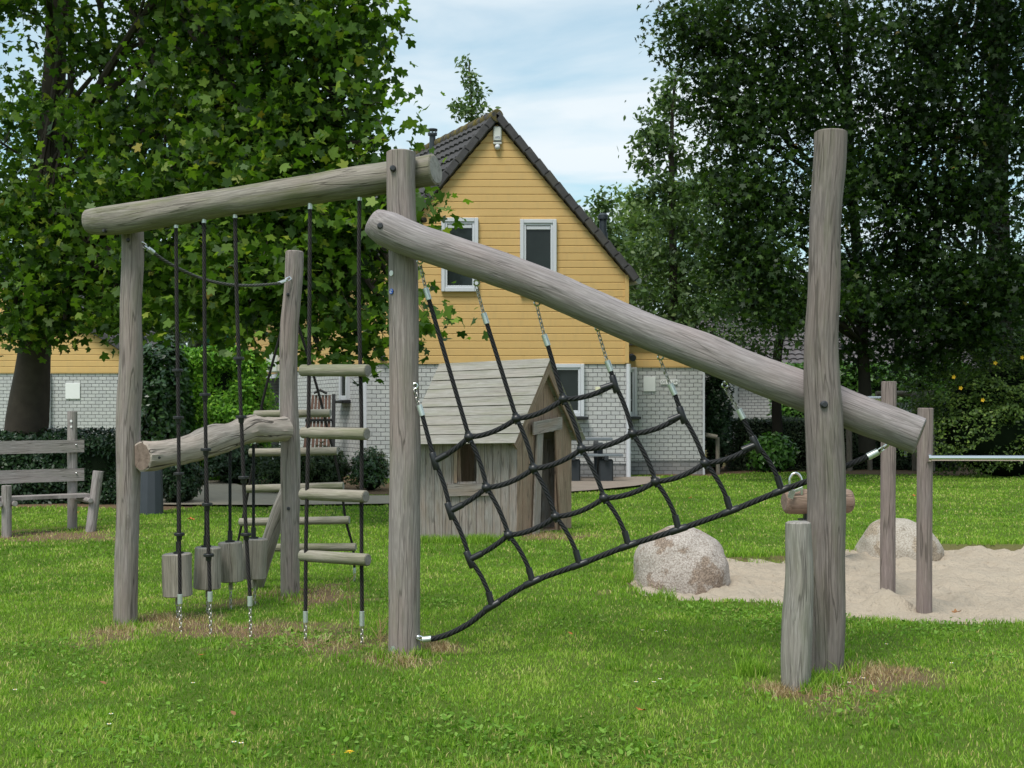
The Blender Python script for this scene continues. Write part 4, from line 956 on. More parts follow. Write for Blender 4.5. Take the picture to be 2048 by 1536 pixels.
def barge(m):
    for e in (EF0, ER0):
        ax = (RA - e).normalized(); side = gn_.cross(ax).normalized(); nn = Vector((0, 0, 1)) - ax * ax.z; nn.normalize()
        o_ = -nn * .075 - gn_ * .05
        plank(m, e + o_, RA + o_ - Vector((0, 0, .0)), .10, nn, .022, gn_)
mk('barge_board', W_PLANKR, ph, barge, smooth=False)
mk('interior', DARKIN, ph, lambda m: m.prism([K0 + Vector((-.3, .45, .05)), K3 + Vector((.3, -.1, .05)), K3 + Vector((.3, -.1, 1.2)), K0 + Vector((-.3, .45, 1.2))], Vector((.01, .01, 0)))) if False else None

# ------------------------------------------------------------------ yellow house
YH = 26.6
house = thing('yellow_house', 'tall gabled holiday house with ochre cladding above white brick and dark tiled roof', 'house', (-.33, YH, 0))
HX0, HX1, HXA = -3.2, 2.53, -.33
ZE, ZA, ZF, ZP = 4.50, 7.86, 2.56, .33
SH = Vector((-.52, 1, 0)); DEP = 10.
def brickwall(name, a, b, z0, z1, mat, parent, th=.25, u0=0.):
    a, b = Vector(a), Vector(b); d = b - a; nn = Vector((-d.y, d.x, 0)).normalized() * th
    mb = MB(); l_ = d.length
    p = [a + Vector((0, 0, z0)), b + Vector((0, 0, z0)), b + Vector((0, 0, z1)), a + Vector((0, 0, z1))]
    mb.prism(p, nn, 0, [(u0, z0, 0), (u0 + l_, z0, 0), (u0 + l_, z1, 0), (u0, z1, 0)])
    return mb.build(name, mat, parent, smooth=False)
NL, NR = Vector((HX0, YH, 0)), Vector((HX1, YH, 0)); FL = NL + SH * DEP; FR = NR + SH * DEP
brickwall('wall', NL, NR, ZP, ZF, BRICK, house); brickwall('wall', FL, NL, ZP, ZF, BRICK, house); brickwall('plinth', NL + Vector((0, .02, 0)), NR + Vector((0, .02, 0)), -.1, ZP, BRICKD, house); brickwall('plinth', FL, NL, -.1, ZP, BRICKD, house); brickwall('wall', NR + SH * .5, FR, ZP - .4, ZF, BRICK, house)
def clad(mb, a, b, z0, z1, lim, bh=.1625, out=.035):
    a, b = Vector(a), Vector(b); d = b - a; l_ = d.length; e = d.normalized(); nn = Vector((e.y, -e.x, 0))
    z = z0
    while z < z1 - .01:
        zt = min(z + bh, z1); q = []
        (l0, r0), (l1, r1) = lim(z), lim(zt - .004)
        l0, r0, l1, r1 = max(0, l0), min(l_, r0), max(0, l1), min(l_, r1)
        if r1 - l1 < .02: l1 = r1 = (l1 + r1) / 2
        g_ = .014
        def pt(t, zz_, o_): p = a + e * t + nn * o_; p.z = zz_; return p
        # board face
        f = [pt(l0, z, out - .022), pt(r0, z, out - .022), pt(r0, z + .004, out), pt(l0, z + .004, out)]
        mb.add(f, [(0, 1, 2, 3)], 1, [(l0, 0, z), (r0, 0, z), (r0, 0, z + g_), (l0, 0, z + g_)])
        f = [pt(l0, z + .004, out), pt(r0, z + .004, out), pt(r1, zt - .022, out), pt(l1, zt - .022, out), pt(r1, zt, out - .022), pt(l1, zt, out - .022)]
        s_ = z * 3.7; lp = [(l0 + s_, 0, z), (r0 + s_, 0, z), (r1 + s_, 0, zt), (l1 + s_, 0, zt), (r1 + s_, 0, zt), (l1 + s_, 0, zt)]
        mb.add(f, [(0, 1, 2, 3), (3, 2, 4, 5)], 0, lp)
        z = zt
    # underside lip
    mb.box(((a + b) / 2 + nn * .01) + Vector((0, 0, z0 - .012)), (l_, .05, .02), Matrix.Rotation(math.atan2(e.y, e.x), 3, 'Z'))
hw = HXA - HX0
def limg(z):
    if z <= ZE: return (0, 99)
    f = (z - ZE) / (ZA - ZE); return (hw * f, (HX1 - HX0) - (HX1 - HXA) * f)
mb = MB(); clad(mb, NL + Vector((0, 0, 0)), NR, ZF, ZA, limg); mb.prism([Vector((HX0, YH + .01, ZF)), Vector((HX1, YH + .01, ZF)), Vector((HX1, YH + .01, ZE)), Vector((HXA, YH + .01, ZA)), Vector((HX0, YH + .01, ZE))], (0, .2, 0))
mb.build('cladding', [SIDING, GROOVE], house, smooth=False)
mb = MB(); clad(mb, FL, NL, ZF, ZE, lambda z: (0, 99)); mb.build('cladding', [SIDING, GROOVE], house, smooth=False)
# roof slopes with wavy tiles
def tiles(mb, e0, e1, r0, r1, nrow, ncol, amp=.03, th=.035, res=6):
    ea = e1 - e0; up_ = r0 - e0; nn = ea.cross(up_).normalized()
    if nn.z < 0: nn = -nn
    nc = ncol * res; vs = []; lp = []; la = ea.length; lu = up_.length
    for i in range(nrow):
        for q_ in (0, 1):
            f = i / nrow if q_ == 0 else (i + 1) / nrow
            for j in range(nc + 1):
                t = j / nc; ph_ = (j % res) / res
                hgt = amp * (abs(math.sin(math.pi * ph_)) ** .7) + (th if q_ == 0 else 0)
                vs.append(e0 + ea * t + up_ * f * 1.0 + (r1 - r0 - ea) * t * f + nn * hgt); lp.append((t * la, f * lu, 0))
    fs = []
    for i in range(nrow * 2 - 1):
        for j in range(nc): a_ = i * (nc + 1) + j; fs.append((a_, a_ + 1, a_ + nc + 2, a_ + nc + 1))
    mb.add(vs, fs, 0, lp)
    for j in range(0): pass
ov = .16      # verge overhang towards the camera
apexF = Vector((HXA, YH - ov, ZA + .16)); apexB = apexF + SH * (DEP + ov)
sl = Vector((hw, 0, ZA - ZE)).normalized(); eo = .32
eL = Vector((HX0, YH - ov, ZE + .16)) - sl * eo; sr_ = Vector((-(HX1 - HXA), 0, ZA - ZE)).normalized(); eR = Vector((HX1, YH - ov, ZE + .16)) - sr_ * eo
mb = MB(); tiles(mb, eL + Vector((.12, 0, .02)), eL + SH * (DEP + ov), apexF, apexB, 15, 46, amp=.05, th=.045); mb.build('roof', TILE, house, smooth=True, ang=50)
mb = MB(); tiles(mb, eR, eR + SH * (DEP + ov), apexF, apexB, 15, 46, amp=.05, th=.045); mb.build('roof', TILE, house, smooth=True, ang=50)
def verge(m, e, ap):
    n = 14; d = ap - e; ax = d.normalized(); ang = math.atan2(ax.z, ax.x)
    rot = Matrix.Rotation(-ang, 3, 'Y') 
    for i in range(n):
        c = e + d * ((i + .5) / n); nrm = Vector((0, 1, 0)).cross(ax); nrm = nrm if nrm.z > 0 else -nrm
        tilt = .045 * (1 if ax.x > 0 else 1)
        m.box(c + nrm * .0 + Vector((0, .06, 0)), (d.length / n + .05, .20, .17), Matrix.Rotation(-ang + (.06 if ax.x > 0 else -.06) * (-1), 3, 'Y'), bev=.015)
mb = MB(); verge(mb, eL, apexF); mb.build('verge_tiles', TILE, house); mb = MB(); verge(mb, eR, apexF); mb.build('verge_tiles', TILE, house)
def ridge(m):
    d = apexB - apexF; n = 26; ax = d.normalized()
    for i in range(n):
        a_ = apexF + d * (i / n) - ax * .03 + Vector((0, 0, -.02)); b_2 = apexF + d * ((i + 1) / n) + Vector((0, 0, -.02)); m.tube([a_, b_2], [.145, .122], 18, cham=.01)
mk('ridge_cap', MOSS, house, ridge)
def solar(m):
    a_ = eR.lerp(apexF, .47); b_2 = eR.lerp(apexF, .92); nrm = Vector((ZA - ZE, 0, HX1 - HXA)).normalized(); o_ = nrm * .16
    for k in range(3):
        s0 = SH * (.25 + k * 1.05); s1 = SH * (1.25 + k * 1.05); m.prism([a_ + o_ + s0, b_2 + o_ + s0, b_2 + o_ + s1, a_ + o_ + s1], -nrm * .045)
mk('solar_panel', simple('solar panel', (.02, .02, .028), .25, .5), house, solar, smooth=False)
def flue(u, v, Y, h, r, cap, name='flue_pipe'):
    a_ = P(u, v, Y); mb = MB()
    mb.tube([a_, a_ + Vector((0, 0, h))], r, 16); m2 = a_ + Vector((0, 0, h))
    if cap == 'slot':
        mb.tube([m2 - Vector((0, 0, .02)), m2 + Vector((0, 0, .03))], r * 1.5, 16)
        for k in range(8): t = k * .785; mb.box(m2 + Vector((math.cos(t) * r * 1.4, math.sin(t) * r * 1.4, .07)), (.015, .015, .1))
        mb.tube([m2 + Vector((0, 0, .1)), m2 + Vector((0, 0, .13))], r * 1.65, 16)
    else:
        mb.tube([m2, m2 + Vector((0, 0, .02)), m2 + Vector((0, 0, .1)), m2 + Vector((0, 0, .14))], [r * 1.35, r * 1.4, r * 1.35, r * .9], 18)
    mb.tube([a_ - Vector((0, 0, .1)), a_ + Vector((0, 0, .05))], r * 1.35, 16)
    return mb.build(name, PIPE, house)
flue(865, 307, 29.2, .46, .075, 'slot'); flue(1206, 470, 27.9, .36, .085, 'cap')
def window(parent, u0, v0, u1, v1, Y, sill=True, blind=False, fw=.085, split=None, bars=False):
    a_, b_2 = P(u0, v1, Y), P(u1, v0, Y); wd, h_ = b_2.x - a_.x, b_2.z - a_.z; cx_, cz = (a_.x + b_2.x) / 2, (a_.z + b_2.z) / 2; Y0 = Y - .082
    f = MB()
    for (dx, dz, sx, sz) in ((-wd / 2 + fw / 2, 0, fw, h_), (wd / 2 - fw / 2, 0, fw, h_)): f.box((cx_ + dx, Y0, cz + dz), (sx, .10, sz), bev=.008)
    for dz in (-h_ / 2 + fw / 2, h_ / 2 - fw / 2): f.box((cx_, Y0, cz + dz), (wd - 2 * fw, .096, fw), bev=.006)
    iw, ih = wd - 2 * fw, h_ - 2 * fw; s2 = .05
    for sx in (-1, 1): f.box((cx_ + sx * (iw / 2 - s2 / 2), Y0 + .012, cz), (s2, .07, ih), bev=.006)
    for sz in (-1, 1): f.box((cx_, Y0 + .012, cz + sz * (ih / 2 - s2 / 2)), (iw - 2 * s2, .068, s2), bev=.006)
    if split: f.box((cx_, Y0 + .01, cz), (.06, .07, ih - .1), bev=.006)
    w_ = f.build('window', WHITE, parent)
    g_ = MB(); g_.box((cx_, Y0 + .03, cz), (iw - .02, .01, ih - .02)); g_.build('pane', GLASS, w_)
    if blind: mk('blind', WHITE, w_, lambda m: (m.box((cx_, Y0 + .008, cz + ih / 2 - s2 - .05), (iw - 2 * s2 - .01, .03, .085), bev=.01)))
    if sill: mk('sill', BLACK, w_, lambda m: m.box((cx_ + .04, Y0 - .04, a_.z - .035), (wd + .09, .26, .065), bev=.01))
    return w_
window(house, 883, 437, 957, 584, YH, False, True); window(house, 1040, 440, 1113, 590, YH, False, True)
window(house, 1098, 728, 1168, 833, YH, True); window(house, 890, 735, 930, 800, YH, False)
# sensor box
c = P(995, 270, YH - .08)
sn = MB(); sn.box(c + Vector((0, 0, .02)), (.19, .1, .33), bev=.025); sn.box(c + Vector((0, 0, -.185)), (.19, .1, .05), bev=.01); box_ = sn.build('alarm_box', CREAM, house)
mk('slot', INK, box_, lambda m: m.box(c + Vector((0, -.004, -.152)), (.17, .09, .018)))
mk('sensor_dome', WHITE, box_, lambda m: (m.sphere(c + Vector((0, -.03, -.275)), .062, 14, 10), m.box(c + Vector((0, -.01, -.225)), (.07, .06, .04))))
def text(s_, loc, size, mat, parent, rot=(R(90), 0, 0), name='lettering', bold=False):
    cu = bpy.data.curves.new(name, 'FONT'); cu.body = s_; cu.size = size; cu.align_x = 'CENTER'; cu.align_y = 'CENTER'; cu.extrude = .001; cu.space_character = 1.15
    ob = bpy.data.objects.new(name, cu); COL.objects.link(ob); bpy.context.view_layer.update()
    me = bpy.data.meshes.new_from_object(ob.evaluated_get(bpy.context.evaluated_depsgraph_get())); bpy.data.objects.remove(ob)
    o = bpy.data.objects.new(name, me); COL.objects.link(o); me.materials.clear(); me.materials.append(mat)
    o.parent = parent; o.location = Vector(loc) - ORG[parent]; o.rotation_euler = rot; return o
mk('badge', WHITE, box_, lambda m: m.box(c + Vector((0, -.052, -.06)), (.12, .004, .055)))
text('APS', c + Vector((0, -.057, -.06)), .055, INK, box_)
# gutters, pipes
mk('downpipe', WHITE, house, lambda m: (m.tube([P(1257, 728, YH - .05), P(1257, 956, YH - .05)], .052, 14), m.box(P(1257, 800, YH - .02), (.12, .04, .03)), m.box(P(1257, 905, YH - .02), (.12, .04, .03))))
mk('corner_trim', SIDING, house, lambda m: m.box((HX1 + .01, YH - .03, (ZE + ZF) / 2), (.09, .09, ZE - ZF)), smooth=False)
mk('downpipe', WHITE, house, lambda m: m.tube([Vector((HX0 - .06, YH + .1, ZF)), Vector((HX0 - .06, YH + .1, .1))], .055, 14))
mk('gutter', METAL, house, lambda m: m.tube([eR + Vector((.06, .02, -.05)), eR + Vector((.06, .02, -.05)) + SH * 9], .075, 12)); mk('gutter', METAL, house, lambda m: m.tube([eL + Vector((-.04, .02, -.05)), eL + Vector((-.04, .02, -.05)) + SH * 9.8], .075, 12))
mk('number_plate', simple('pale yellow plate', (.72, .70, .50), .5), house, lambda m: m.box(P(1197, 781, YH - .02), (.14, .02, .16), bev=.004))
mk('lamp', PIPE, house, lambda m: (m.sphere(P(766, 716, YH - .1), .07, 12, 8), m.tube([P(766, 716, YH - .1), P(766, 716, YH)], .03, 8)))
# side wall window, air conditioner
def side(t, z, o_=.03): p = NL + SH.normalized() * t; n_ = Vector((-SH.normalized().y, SH.normalized().x, 0)); p = p + n_ * o_; p.z = z; return p
sdn = SH.normalized(); rotS = Matrix.Rotation(math.atan2(sdn.y, sdn.x), 3, 'Z')
def tS(u):      # distance along side wall seen at image column u
    k = (u - CX) / F; return (k * NL.y - NL.x) / (sdn.x - k * sdn.y)
def swin(u0, u1, z0, z1):
    t0, t1 = tS(u0), tS(u1); c = side((t0 + t1) / 2, (z0 + z1) / 2, .03); l_ = abs(t1 - t0); h_ = z1 - z0; f = MB()
    for q_ in (-1, 1): f.box(c + sdn * q_ * (l_ / 2 - .05), (.1, .1, h_), rotS, bev=.006)
    for q_ in (-1, 1): f.box(c + Vector((0, 0, q_ * (h_ / 2 - .05))), (l_ - .2, .096, .1), rotS, bev=.006)
    w_ = f.build('window', WHITE, house); mk('pane', GLASS, w_, lambda m: m.box(c, (l_ - .16, .03, h_ - .16), rotS)); mk('sill', BLACK, w_, lambda m: m.box(c + Vector((-.05, -.03, -h_ / 2 - .04)), (l_ + .1, .24, .07), rotS, bev=.01))
swin(700, 684, 1.75, 2.5); swin(566, 530, .15, 2.5)
t_ = tS(570); ac = side(t_, 2.85, .2)
mk('air_conditioner', CREAM, house, lambda m: (m.box(ac, (1.0, .35, .62), rotS, bev=.02),)); 
# extension on the right
YX = 28.3
ext = thing('brick_extension', 'single storey white brick annexe with ochre band right of the tall house', 'annexe', (P(1330, 0, YX).x, YX, 0))
xa, xb = P(1252, 0, YX).x, P(1408, 0, YX).x; ZX = P(0, 733, YX).z
brickwall('wall', (xa - .2, YX, 0), (xb, YX, 0), ZP, P(0, 690, YX).z if False else ZX, BRICK, ext, u0=.1); brickwall('plinth', (xa - .2, YX + .02, 0), (xb, YX + .02, 0), -.1, ZP, BRICKD, ext)
brickwall('wall', (xb, YX + .25, 0), (xb, YX + 5, 0), 0, ZX, BRICK, ext)
mb = MB(); clad(mb, (xa - .2, YX, 0), (xb + .02, YX, 0), ZX, ZX + .5, lambda z: (0, 99)); mb.build('cladding', [SIDING, GROOVE], ext, smooth=False)
mk('roof', TILE, ext, lambda m: m.prism([Vector((xa - .3, YX - .15, ZX + .5)), Vector((xb + .12, YX - .15, ZX + .5)), Vector((xb + .12, YX + 5, ZX + 1.2)), Vector((xa - .3, YX + 5, ZX + 1.2))], (0, 0, .08)), smooth=False)
mk('corner_bead', WHITE, ext, lambda m: m.box((xb - .01, YX - .02, ZX / 2), (.045, .045, ZX)))
window(ext, 1246, 735, 1273, 833, YX, True, fw=.06)
mk('plate', WSHEET, ext, lambda m: (m.box(P(1299, 768, YX - .02), (.285, .02, .35), bev=.006),))['label'] = 'blank white ribbed plate'
sg = mk('name_sign', WSHEET, ext, lambda m: m.box(P(1338, 764, YX - .018), (.40, .02, .115), bev=.004))
text('DE SLUP', P(1338, 764, YX - .030), .088, INK, ext)
mk('spotlight', GREYP, ext, lambda m: (m.tube([P(1262, 712, YX - .02), P(1262, 712, YX - .10)], .05, 14), m.tube([P(1263, 713, YX - .06), P(1266, 716, YX - .2)], [.075, .08], 16)))
# things by the house
tbl = thing('picnic_table', 'dark grey picnic table against the white brick wall', 'picnic table', (P(1180, 0, 25.4).x, 25.4, 0))
X0 = P(1100, 0, 25.4).x; X1 = P(1226, 0, 25.4).x
zt = .90
mk('table_top', TABLE, tbl, lambda m: [m.box(((X0 + X1) / 2, 25.55 + k * .17, P(0, 878, 25.6).z ), (X1 - X0, .16, .05), bev=.006) for k in range(4)], smooth=False)
mk('bench_seat', TABLE, tbl, lambda m: [m.box(((X0 + X1) / 2 + .12, 24.95 + k * .16, P(0, 893, 25.0).z-.18), (X1 - X0 + .1, .15, .05), bev=.006) for k in range(2)], smooth=False)
for dx in (X0 + .35, X1 - .3):
    def lg(m, dx=dx):
        z1 = P(0, 878, 25.6).z - .03
        m.box((dx, 25.15, z1 / 2), (.11, .10, z1 * 1.02), Matrix.Rotation(.5, 3, 'X'), bev=.01); m.box((dx, 26.1, z1 / 2), (.11, .10, z1 * 1.02), Matrix.Rotation(-.5, 3, 'X'), bev=.01)
        m.box((dx + .12, 25.4, P(0, 893, 25.0).z - .24), (.09, 1.1, .10), bev=.01); m.box((dx+.12, 25.0, .24), (.3, .10, .5), bev=.03)
    mk('leg', simple('black plastic leg', (.03, .035, .04), .6), tbl, lg)
fl = thing('folded_lounger', 'folded brown slatted garden lounger leaning on the side wall', 'lounger', (P(640, 0, 27.5).x, 27.5, 0))
Yl_ = 27.2
mk('slats', LOUNG, fl, lambda m: [m.prism([P(606 + k * 8, 900, Yl_), P(611.5 + k * 8, 900, Yl_), P(621.5 + k * 6.6, 790, Yl_ + .35), P(617 + k * 6.6, 790, Yl_ + .35)], (0, .04, 0)) for k in range(7)], smooth=False)
mk('frame', BLACK, fl, lambda m: (m.prism([P(662, 905, Yl_), P(669, 905, Yl_), P(670, 788, Yl_ + .35), P(664, 788, Yl_ + .35)], (0, .1, 0)), m.prism([P(610, 838, Yl_ - .01 + .15), P(664, 838, Yl_ + .14), P(664, 843, Yl_ + .14), P(610, 843, Yl_ + .14)], (0, .03, 0)), m.tube([P(628, 786, Yl_ + .3), P(640, 780, Yl_ + .3), P(654, 787, Yl_ + .3)], .03, 8)), smooth=False)

# ------------------------------------------------------------------ left house
Y2 = 32.6
h2 = thing('yellow_house', 'second ochre and white brick house at the left edge behind the bench', 'house', (P(60, 0, Y2).x, Y2, 0))
x0, x1 = P(-420, 0, Y2).x, P(286, 0, Y2).x; z2 = P(0, 745, Y2).z
brickwall('wall', (x0, Y2, 0), (x1, Y2, 0), 0, z2, BRICK, h2)
brickwall('wall', (x1, Y2 + .25, 0), (x1, Y2+7, 0), 0, z2, BRICK, h2)
ze = P(0, 728, Y2).z; xm = (x0 + x1) / 2; za = ze + (x1 - xm) * .60
mb = MB(); clad(mb, (x0, Y2, 0), (x1, Y2, 0), z2, za, lambda z: (0, 99) if z <= ze else ((xm - x0) * (z - ze) / (za - ze), (x1 - x0) - (x1 - xm) * (z - ze) / (za - ze)))
mb.prism([Vector((x0, Y2 + .01, z2)), Vector((x1, Y2 + .01, z2)), Vector((x1, Y2 + .01, ze)), Vector((xm, Y2 + .01, za)), Vector((x0, Y2 + .01, ze))], (0, .2, 0)); mb.build('cladding', [SIDING, GROOVE], h2, smooth=False)
apx = Vector((xm, Y2 - .2, za + .12)); er = Vector((x1 + .25, Y2 - .2, ze - .02)); el = Vector((x0 - .25, Y2 - .2, ze - .02)); bk = Vector((0, 8, 0))
mb = MB(); tiles(mb, er, er + bk, apx, apx + bk, 16, 36); mb.build('roof', TILE, h2, ang=50); mb = MB(); tiles(mb, el, el + bk, apx, apx + bk, 16, 36); mb.build('roof', TILE, h2, ang=50)
mb = MB(); verge(mb, er, apx); mb.build('verge_tiles', TILE, h2); mb = MB(); verge(mb, el, apx); mb.build('verge_tiles', TILE, h2)
mk('gutter', METAL, h2, lambda m: m.tube([er + Vector((.1, 0, -.05)), er + Vector((.1, 8, -.05))], .09, 10)); mk('downpipe', METAL, h2, lambda m: m.tube([Vector((x1 + .02, Y2 - .08, ze - .1)), Vector((x1 + .02, Y2 - .08, 0))], .055, 10))
window(h2, 40, 747, 103, 858, Y2, True, fw=.11)
mk('plate', WSHEET, h2, lambda m: m.box(P(145.5, 782, Y2 - .02), (.40, .02, .43), bev=.006))['label'] = 'blank white plate'
a_ = P(286, 720, Y2 + 2); mk('flue_pipe', PIPE, h2, lambda m: (m.tube([a_, a_ + Vector((0, 0, .5))], .09, 12), m.tube([a_ + Vector((0, 0, .5)), a_ + Vector((0, 0, .66))], .13, 12)))
# teal house far behind
h3 = thing('teal_house', 'distant gabled house with teal green boards behind the thuja', 'house', (P(430, 0, 50).x, 50, 0))
x0, x1 = P(395, 0, 50).x, P(540, 0, 50).x; zt3 = P(0, 706, 50).z
mk('wall', simple('far pale wall', (.45, .44, .42), .8), h3, lambda m: m.box(((x0 + x1) / 2, 53, 1.3), (x1 - x0, 6, 2.6)), smooth=False)
mb = MB(); xm = (x0 + x1) / 2 - .3; za = P(0, 655, 50).z + .9
clad(mb, (x0, 50, 0), (x1, 50, 0), 2.6, za, lambda z: (0, 99) if z < 4 else ((xm - x0) * (z - 4) / (za - 4), (x1 - x0) - (x1 - xm) * (z - 4) / (za - 4)), bh=.2); mb.build('cladding', [TEAL, TEAL], h3, smooth=False)
mk('roof', TILE, h3, lambda m: (m.prism([Vector((x0 - .3, 49.8, 3.8)), Vector((xm, 49.8, za + .15)), Vector((xm, 57, za + .15)), Vector((x0 - .3, 57, 3.8))], (0, 0, .12)), m.prism([Vector((xm, 49.8, za + .15)), Vector((x1 + .3, 49.8, 3.8)), Vector((x1 + .3, 57, 3.8)), Vector((xm, 57, za + .15))], (0, 0, .12))), smooth=False)
# right far bungalow and another roof
def bungalow(lab, u0, u1, vr, ve, Y, zr=None):
    b = thing('bungalow', lab, 'house', (P((u0 + u1) / 2, 0, Y).x, Y, 0)); xa_, xb_ = P(u0, 0, Y).x, P(u1, 0, Y).x; ze_ = P(0, ve, Y).z; zr_ = P(0, vr, Y + 3).z
    brickwall('wall', (xa_ + .4, Y + .4, 0), (xb_ - .4, Y + .4, 0), 0, ze_, BRICK, b)
    e0, e1 = Vector((xa_, Y, ze_)), Vector((xb_, Y, ze_)); r0, r1 = Vector((xa_, Y + 3, zr_)), Vector((xb_, Y + 3, zr_)); nc = int((xb_ - xa_) / .25)
    mb = MB(); tiles(mb, e0, e1, r0, r1, int((r0 - e0).length / .32), nc, amp=.045, th=.05); mb.build('roof', TILE2, b, ang=50)
    mb = MB(); tiles(mb, e0 + Vector((0, 6, 0)), e1 + Vector((0, 6, 0)), r0, r1, int((r0 - e0).length / .32), nc, amp=.045, th=.05); mb.build('roof', TILE2, b, ang=50)
    mk('gable', simple('far gable', (.5, .5, .5)), b, lambda m: (m.prism([Vector((xa_ + .42, Y + .66, 0)), Vector((xa_ + .42, Y + 5.6, 0)), Vector((xa_ + .42, Y + 5.6, ze_)), Vector((xa_ + .42, Y + 3, zr_ - .1)), Vector((xa_ + .42, Y + .66, ze_))], (.1, 0, 0)),)); 
    return b
TILE2 = simple('greyish roof tile', (.12, .108, .112), .8, .25, 0, .35, 3)
bungalow('white brick bungalow with grey tiled roof behind the hedges at right', 1458, 1960, 650, 740, 38)
bungalow('distant house roof seen between yellow house and the birch', 1240, 1330, 500, 568, 44)
bungalow('small dark roof seen low behind the birch tree', 1400, 1520, 625, 668, 46)

# ------------------------------------------------------------------ bench, bin
bA = Vector((P(190, 0, 14.7).x, 14.7, 0)); bd = Vector((-.81, -.59, 0)).normalized(); bn = Vector((-.59, .81, 0)).normalized()
bench = thing('park_bench', 'weathered wooden bench of round posts and boards at the left edge of the lawn', 'bench', bA)
def bp(t, n_, z): p = bA + bd * t + bn * n_; p.z = z; return p
def vpost(m, a_, b_2, r, s_): m.tube([a_.lerp(b_2, i / 8) for i in range(9)], r, 18, capmi=1, cham=.008, amp=.03, sd=s_)
mk('leg', [W_BENCH, E_GREY], bench, lambda m: vpost(m, bp(.06, 0, -.05), bp(-.04, .0, .74), .062, 1)); mk('leg', [W_BENCH, E_GREY], bench, lambda m: vpost(m, bp(1.03, -.02, -.05), bp(1.03, -.02, .60), .056, 2)); mk('leg', [W_BENCH, E_GREY], bench, lambda m: vpost(m, bp(2.06, -.02, -.05), bp(2.06, -.02, .60), .056, 3))
mk('post', [W_BENCH, E_GREY], bench, lambda m: vpost(m, bp(.14, .46, -.05), bp(.14, .46, 1.47), .06, 4)); mk('post', [W_BENCH, E_GREY], bench, lambda m: vpost(m, bp(2.0, .46, -.05), bp(2.0, .46, 1.2), .06, 5))
rB = Matrix.Rotation(math.atan2(-bd.y, -bd.x), 3, 'Z')
for zc in (1.035, .68):
    bo = mk('back_board', W_BENCH, bench, lambda m: m.prism([bp(.02, .37, zc - .075), bp(2.15, .37, zc - .085), bp(2.15, .37, zc + .075), bp(.02, .37, zc + .08)], bn * .03, 0, [(.1 * zc, 0, 0), (.1 * zc, 0, 2.1), (.1 * zc + .15, 0, 2.1), (.1 * zc + .15, 0, 0)]), smooth=False)
    mk('bolt', STEEL, bo, lambda m: m.sphere(bp(.12, .365, zc + .02), .012, 10, 6))
mk('seat', W_BENCH, bench, lambda m: [m.prism([bp(.02, .07 + k * .14, .455), bp(2.2, .07 + k * .14, .455), bp(2.2, .20 + k * .14, .455), bp(.02, .20 + k * .14, .455)], (0, 0, -.04), 0, [(k, 0, 0), (k, 0, 2.2), (k + .13, 0, 2.2), (k + .13, 0, 0)]) for k in range(2)], smooth=False)
for tt in (.10, .95, 1.12): mk('rail', [W_BENCH, E_GREY], bench, lambda m: vpost(m, bp(tt - (.02 if tt < .5 else 0), -.09, .385), bp(tt, .5, .385), .033, tt * 9))
disc('sticker', bp(.14, .46, 1.35) + Vector((.01, -.065, 0)), .014, .016, WSHEET, bench); disc('sticker', bp(.14, .46, 1.28) + Vector((.01, -.065, 0)), .012, .014, WSHEET, bench)
Yb = gY(1030) ; bt_ = thing('litter_bin', 'dark slate grey tapered litter bin behind the left post', 'bin', (P(303, 0, Yb).x, Yb, 0))
mk('body', GREYP, bt_, lambda m: m.tube([(P(302, 0, Yb).x, Yb, 0), (P(302, 0, Yb).x, Yb, .86), (P(302, 0, Yb).x, Yb, .9)], [.172, .150, .14], 10, cham=.005), ang=20)
mk('lid', GREYP, bt_, lambda m: m.tube([(P(302, 0, Yb).x, Yb, .9), (P(302, 0, Yb).x, Yb, .96)], [.16, .11], 24))

# ------------------------------------------------------------------ distant play posts
pf = thing('pole_climber', 'distant low log frame of upright poles and a rail before the laurel hedge', 'play frame', (P(1800, 0, 30.1).x, 31, 0))
for (u, vt, wd) in ((1697, 780, 12), (1738, 775, 10), (1832, 788, 12), (1848, 780, 10), (1863, 780, 10), (1826, 795, 8), (1470, 790, 6), (1530, 790, 8), (1572, 800, 8)):
    if u < 1600: continue
    a_, b_2 = P(u + 2, 0, 30.1), P(u, vt, 30.1); a_.z = 0; mk('pole', [W_FAR, E_GREY], pf, lambda m: m.tube([a_, a_.lerp(b_2, .5), b_2], wd / 2 / F * 30.1, 12, capmi=1))
mk('rail', [W_FAR, E_GREY], pf, lambda m: m.tube([P(1752, 788, 30.0), P(1800, 787, 30.0), P(1831, 789, 30.0)], .07, 12, capmi=1))
tr = thing('trellis', 'small pale wire lattice panel behind the bar posts', 'trellis', (P(1812, 0, 30.05).x, 30.05, 0))
mk('frame', METAL, tr, lambda m: (m.box(P(1812, 807, 30.05), (.7, .03, .04)), m.box(P(1822, 818, 30.05), (.04, .03, .35)), m.box(P(1800, 818, 30.05), (.04, .03, .35)), m.box(P(1811, 870, 30.05), (.06, .03, 1.1))))
mk('lattice', METAL, tr, lambda m: [m.tube([P(1796 + k * 6, 830, 30.05), P(1806 + k * 6, 808, 30.05)], .012, 5) for k in range(4)] + [m.tube([P(1806 + k * 6, 830, 30.052), P(1796 + k * 6, 808, 30.052)], .012, 5) for k in range(4)])
st_ = thing('wooden_signpost', 'small wooden arm on a post in front of the dark ivy column', 'signpost', (P(1436, 0, 28.6).x, 28.6, 0))
mk('post', [W_FAR, E_GREY], st_, lambda m: m.tube([(P(1436, 0, 28.6).x, 28.6, 0), P(1435, 875, 28.6)], .05, 10, capmi=1)); mk('arm', [W_FAR, E_GREY], st_, lambda m: m.tube([P(1409, 869, 28.5), P(1434, 874, 28.5)], .055, 10, capmi=1))

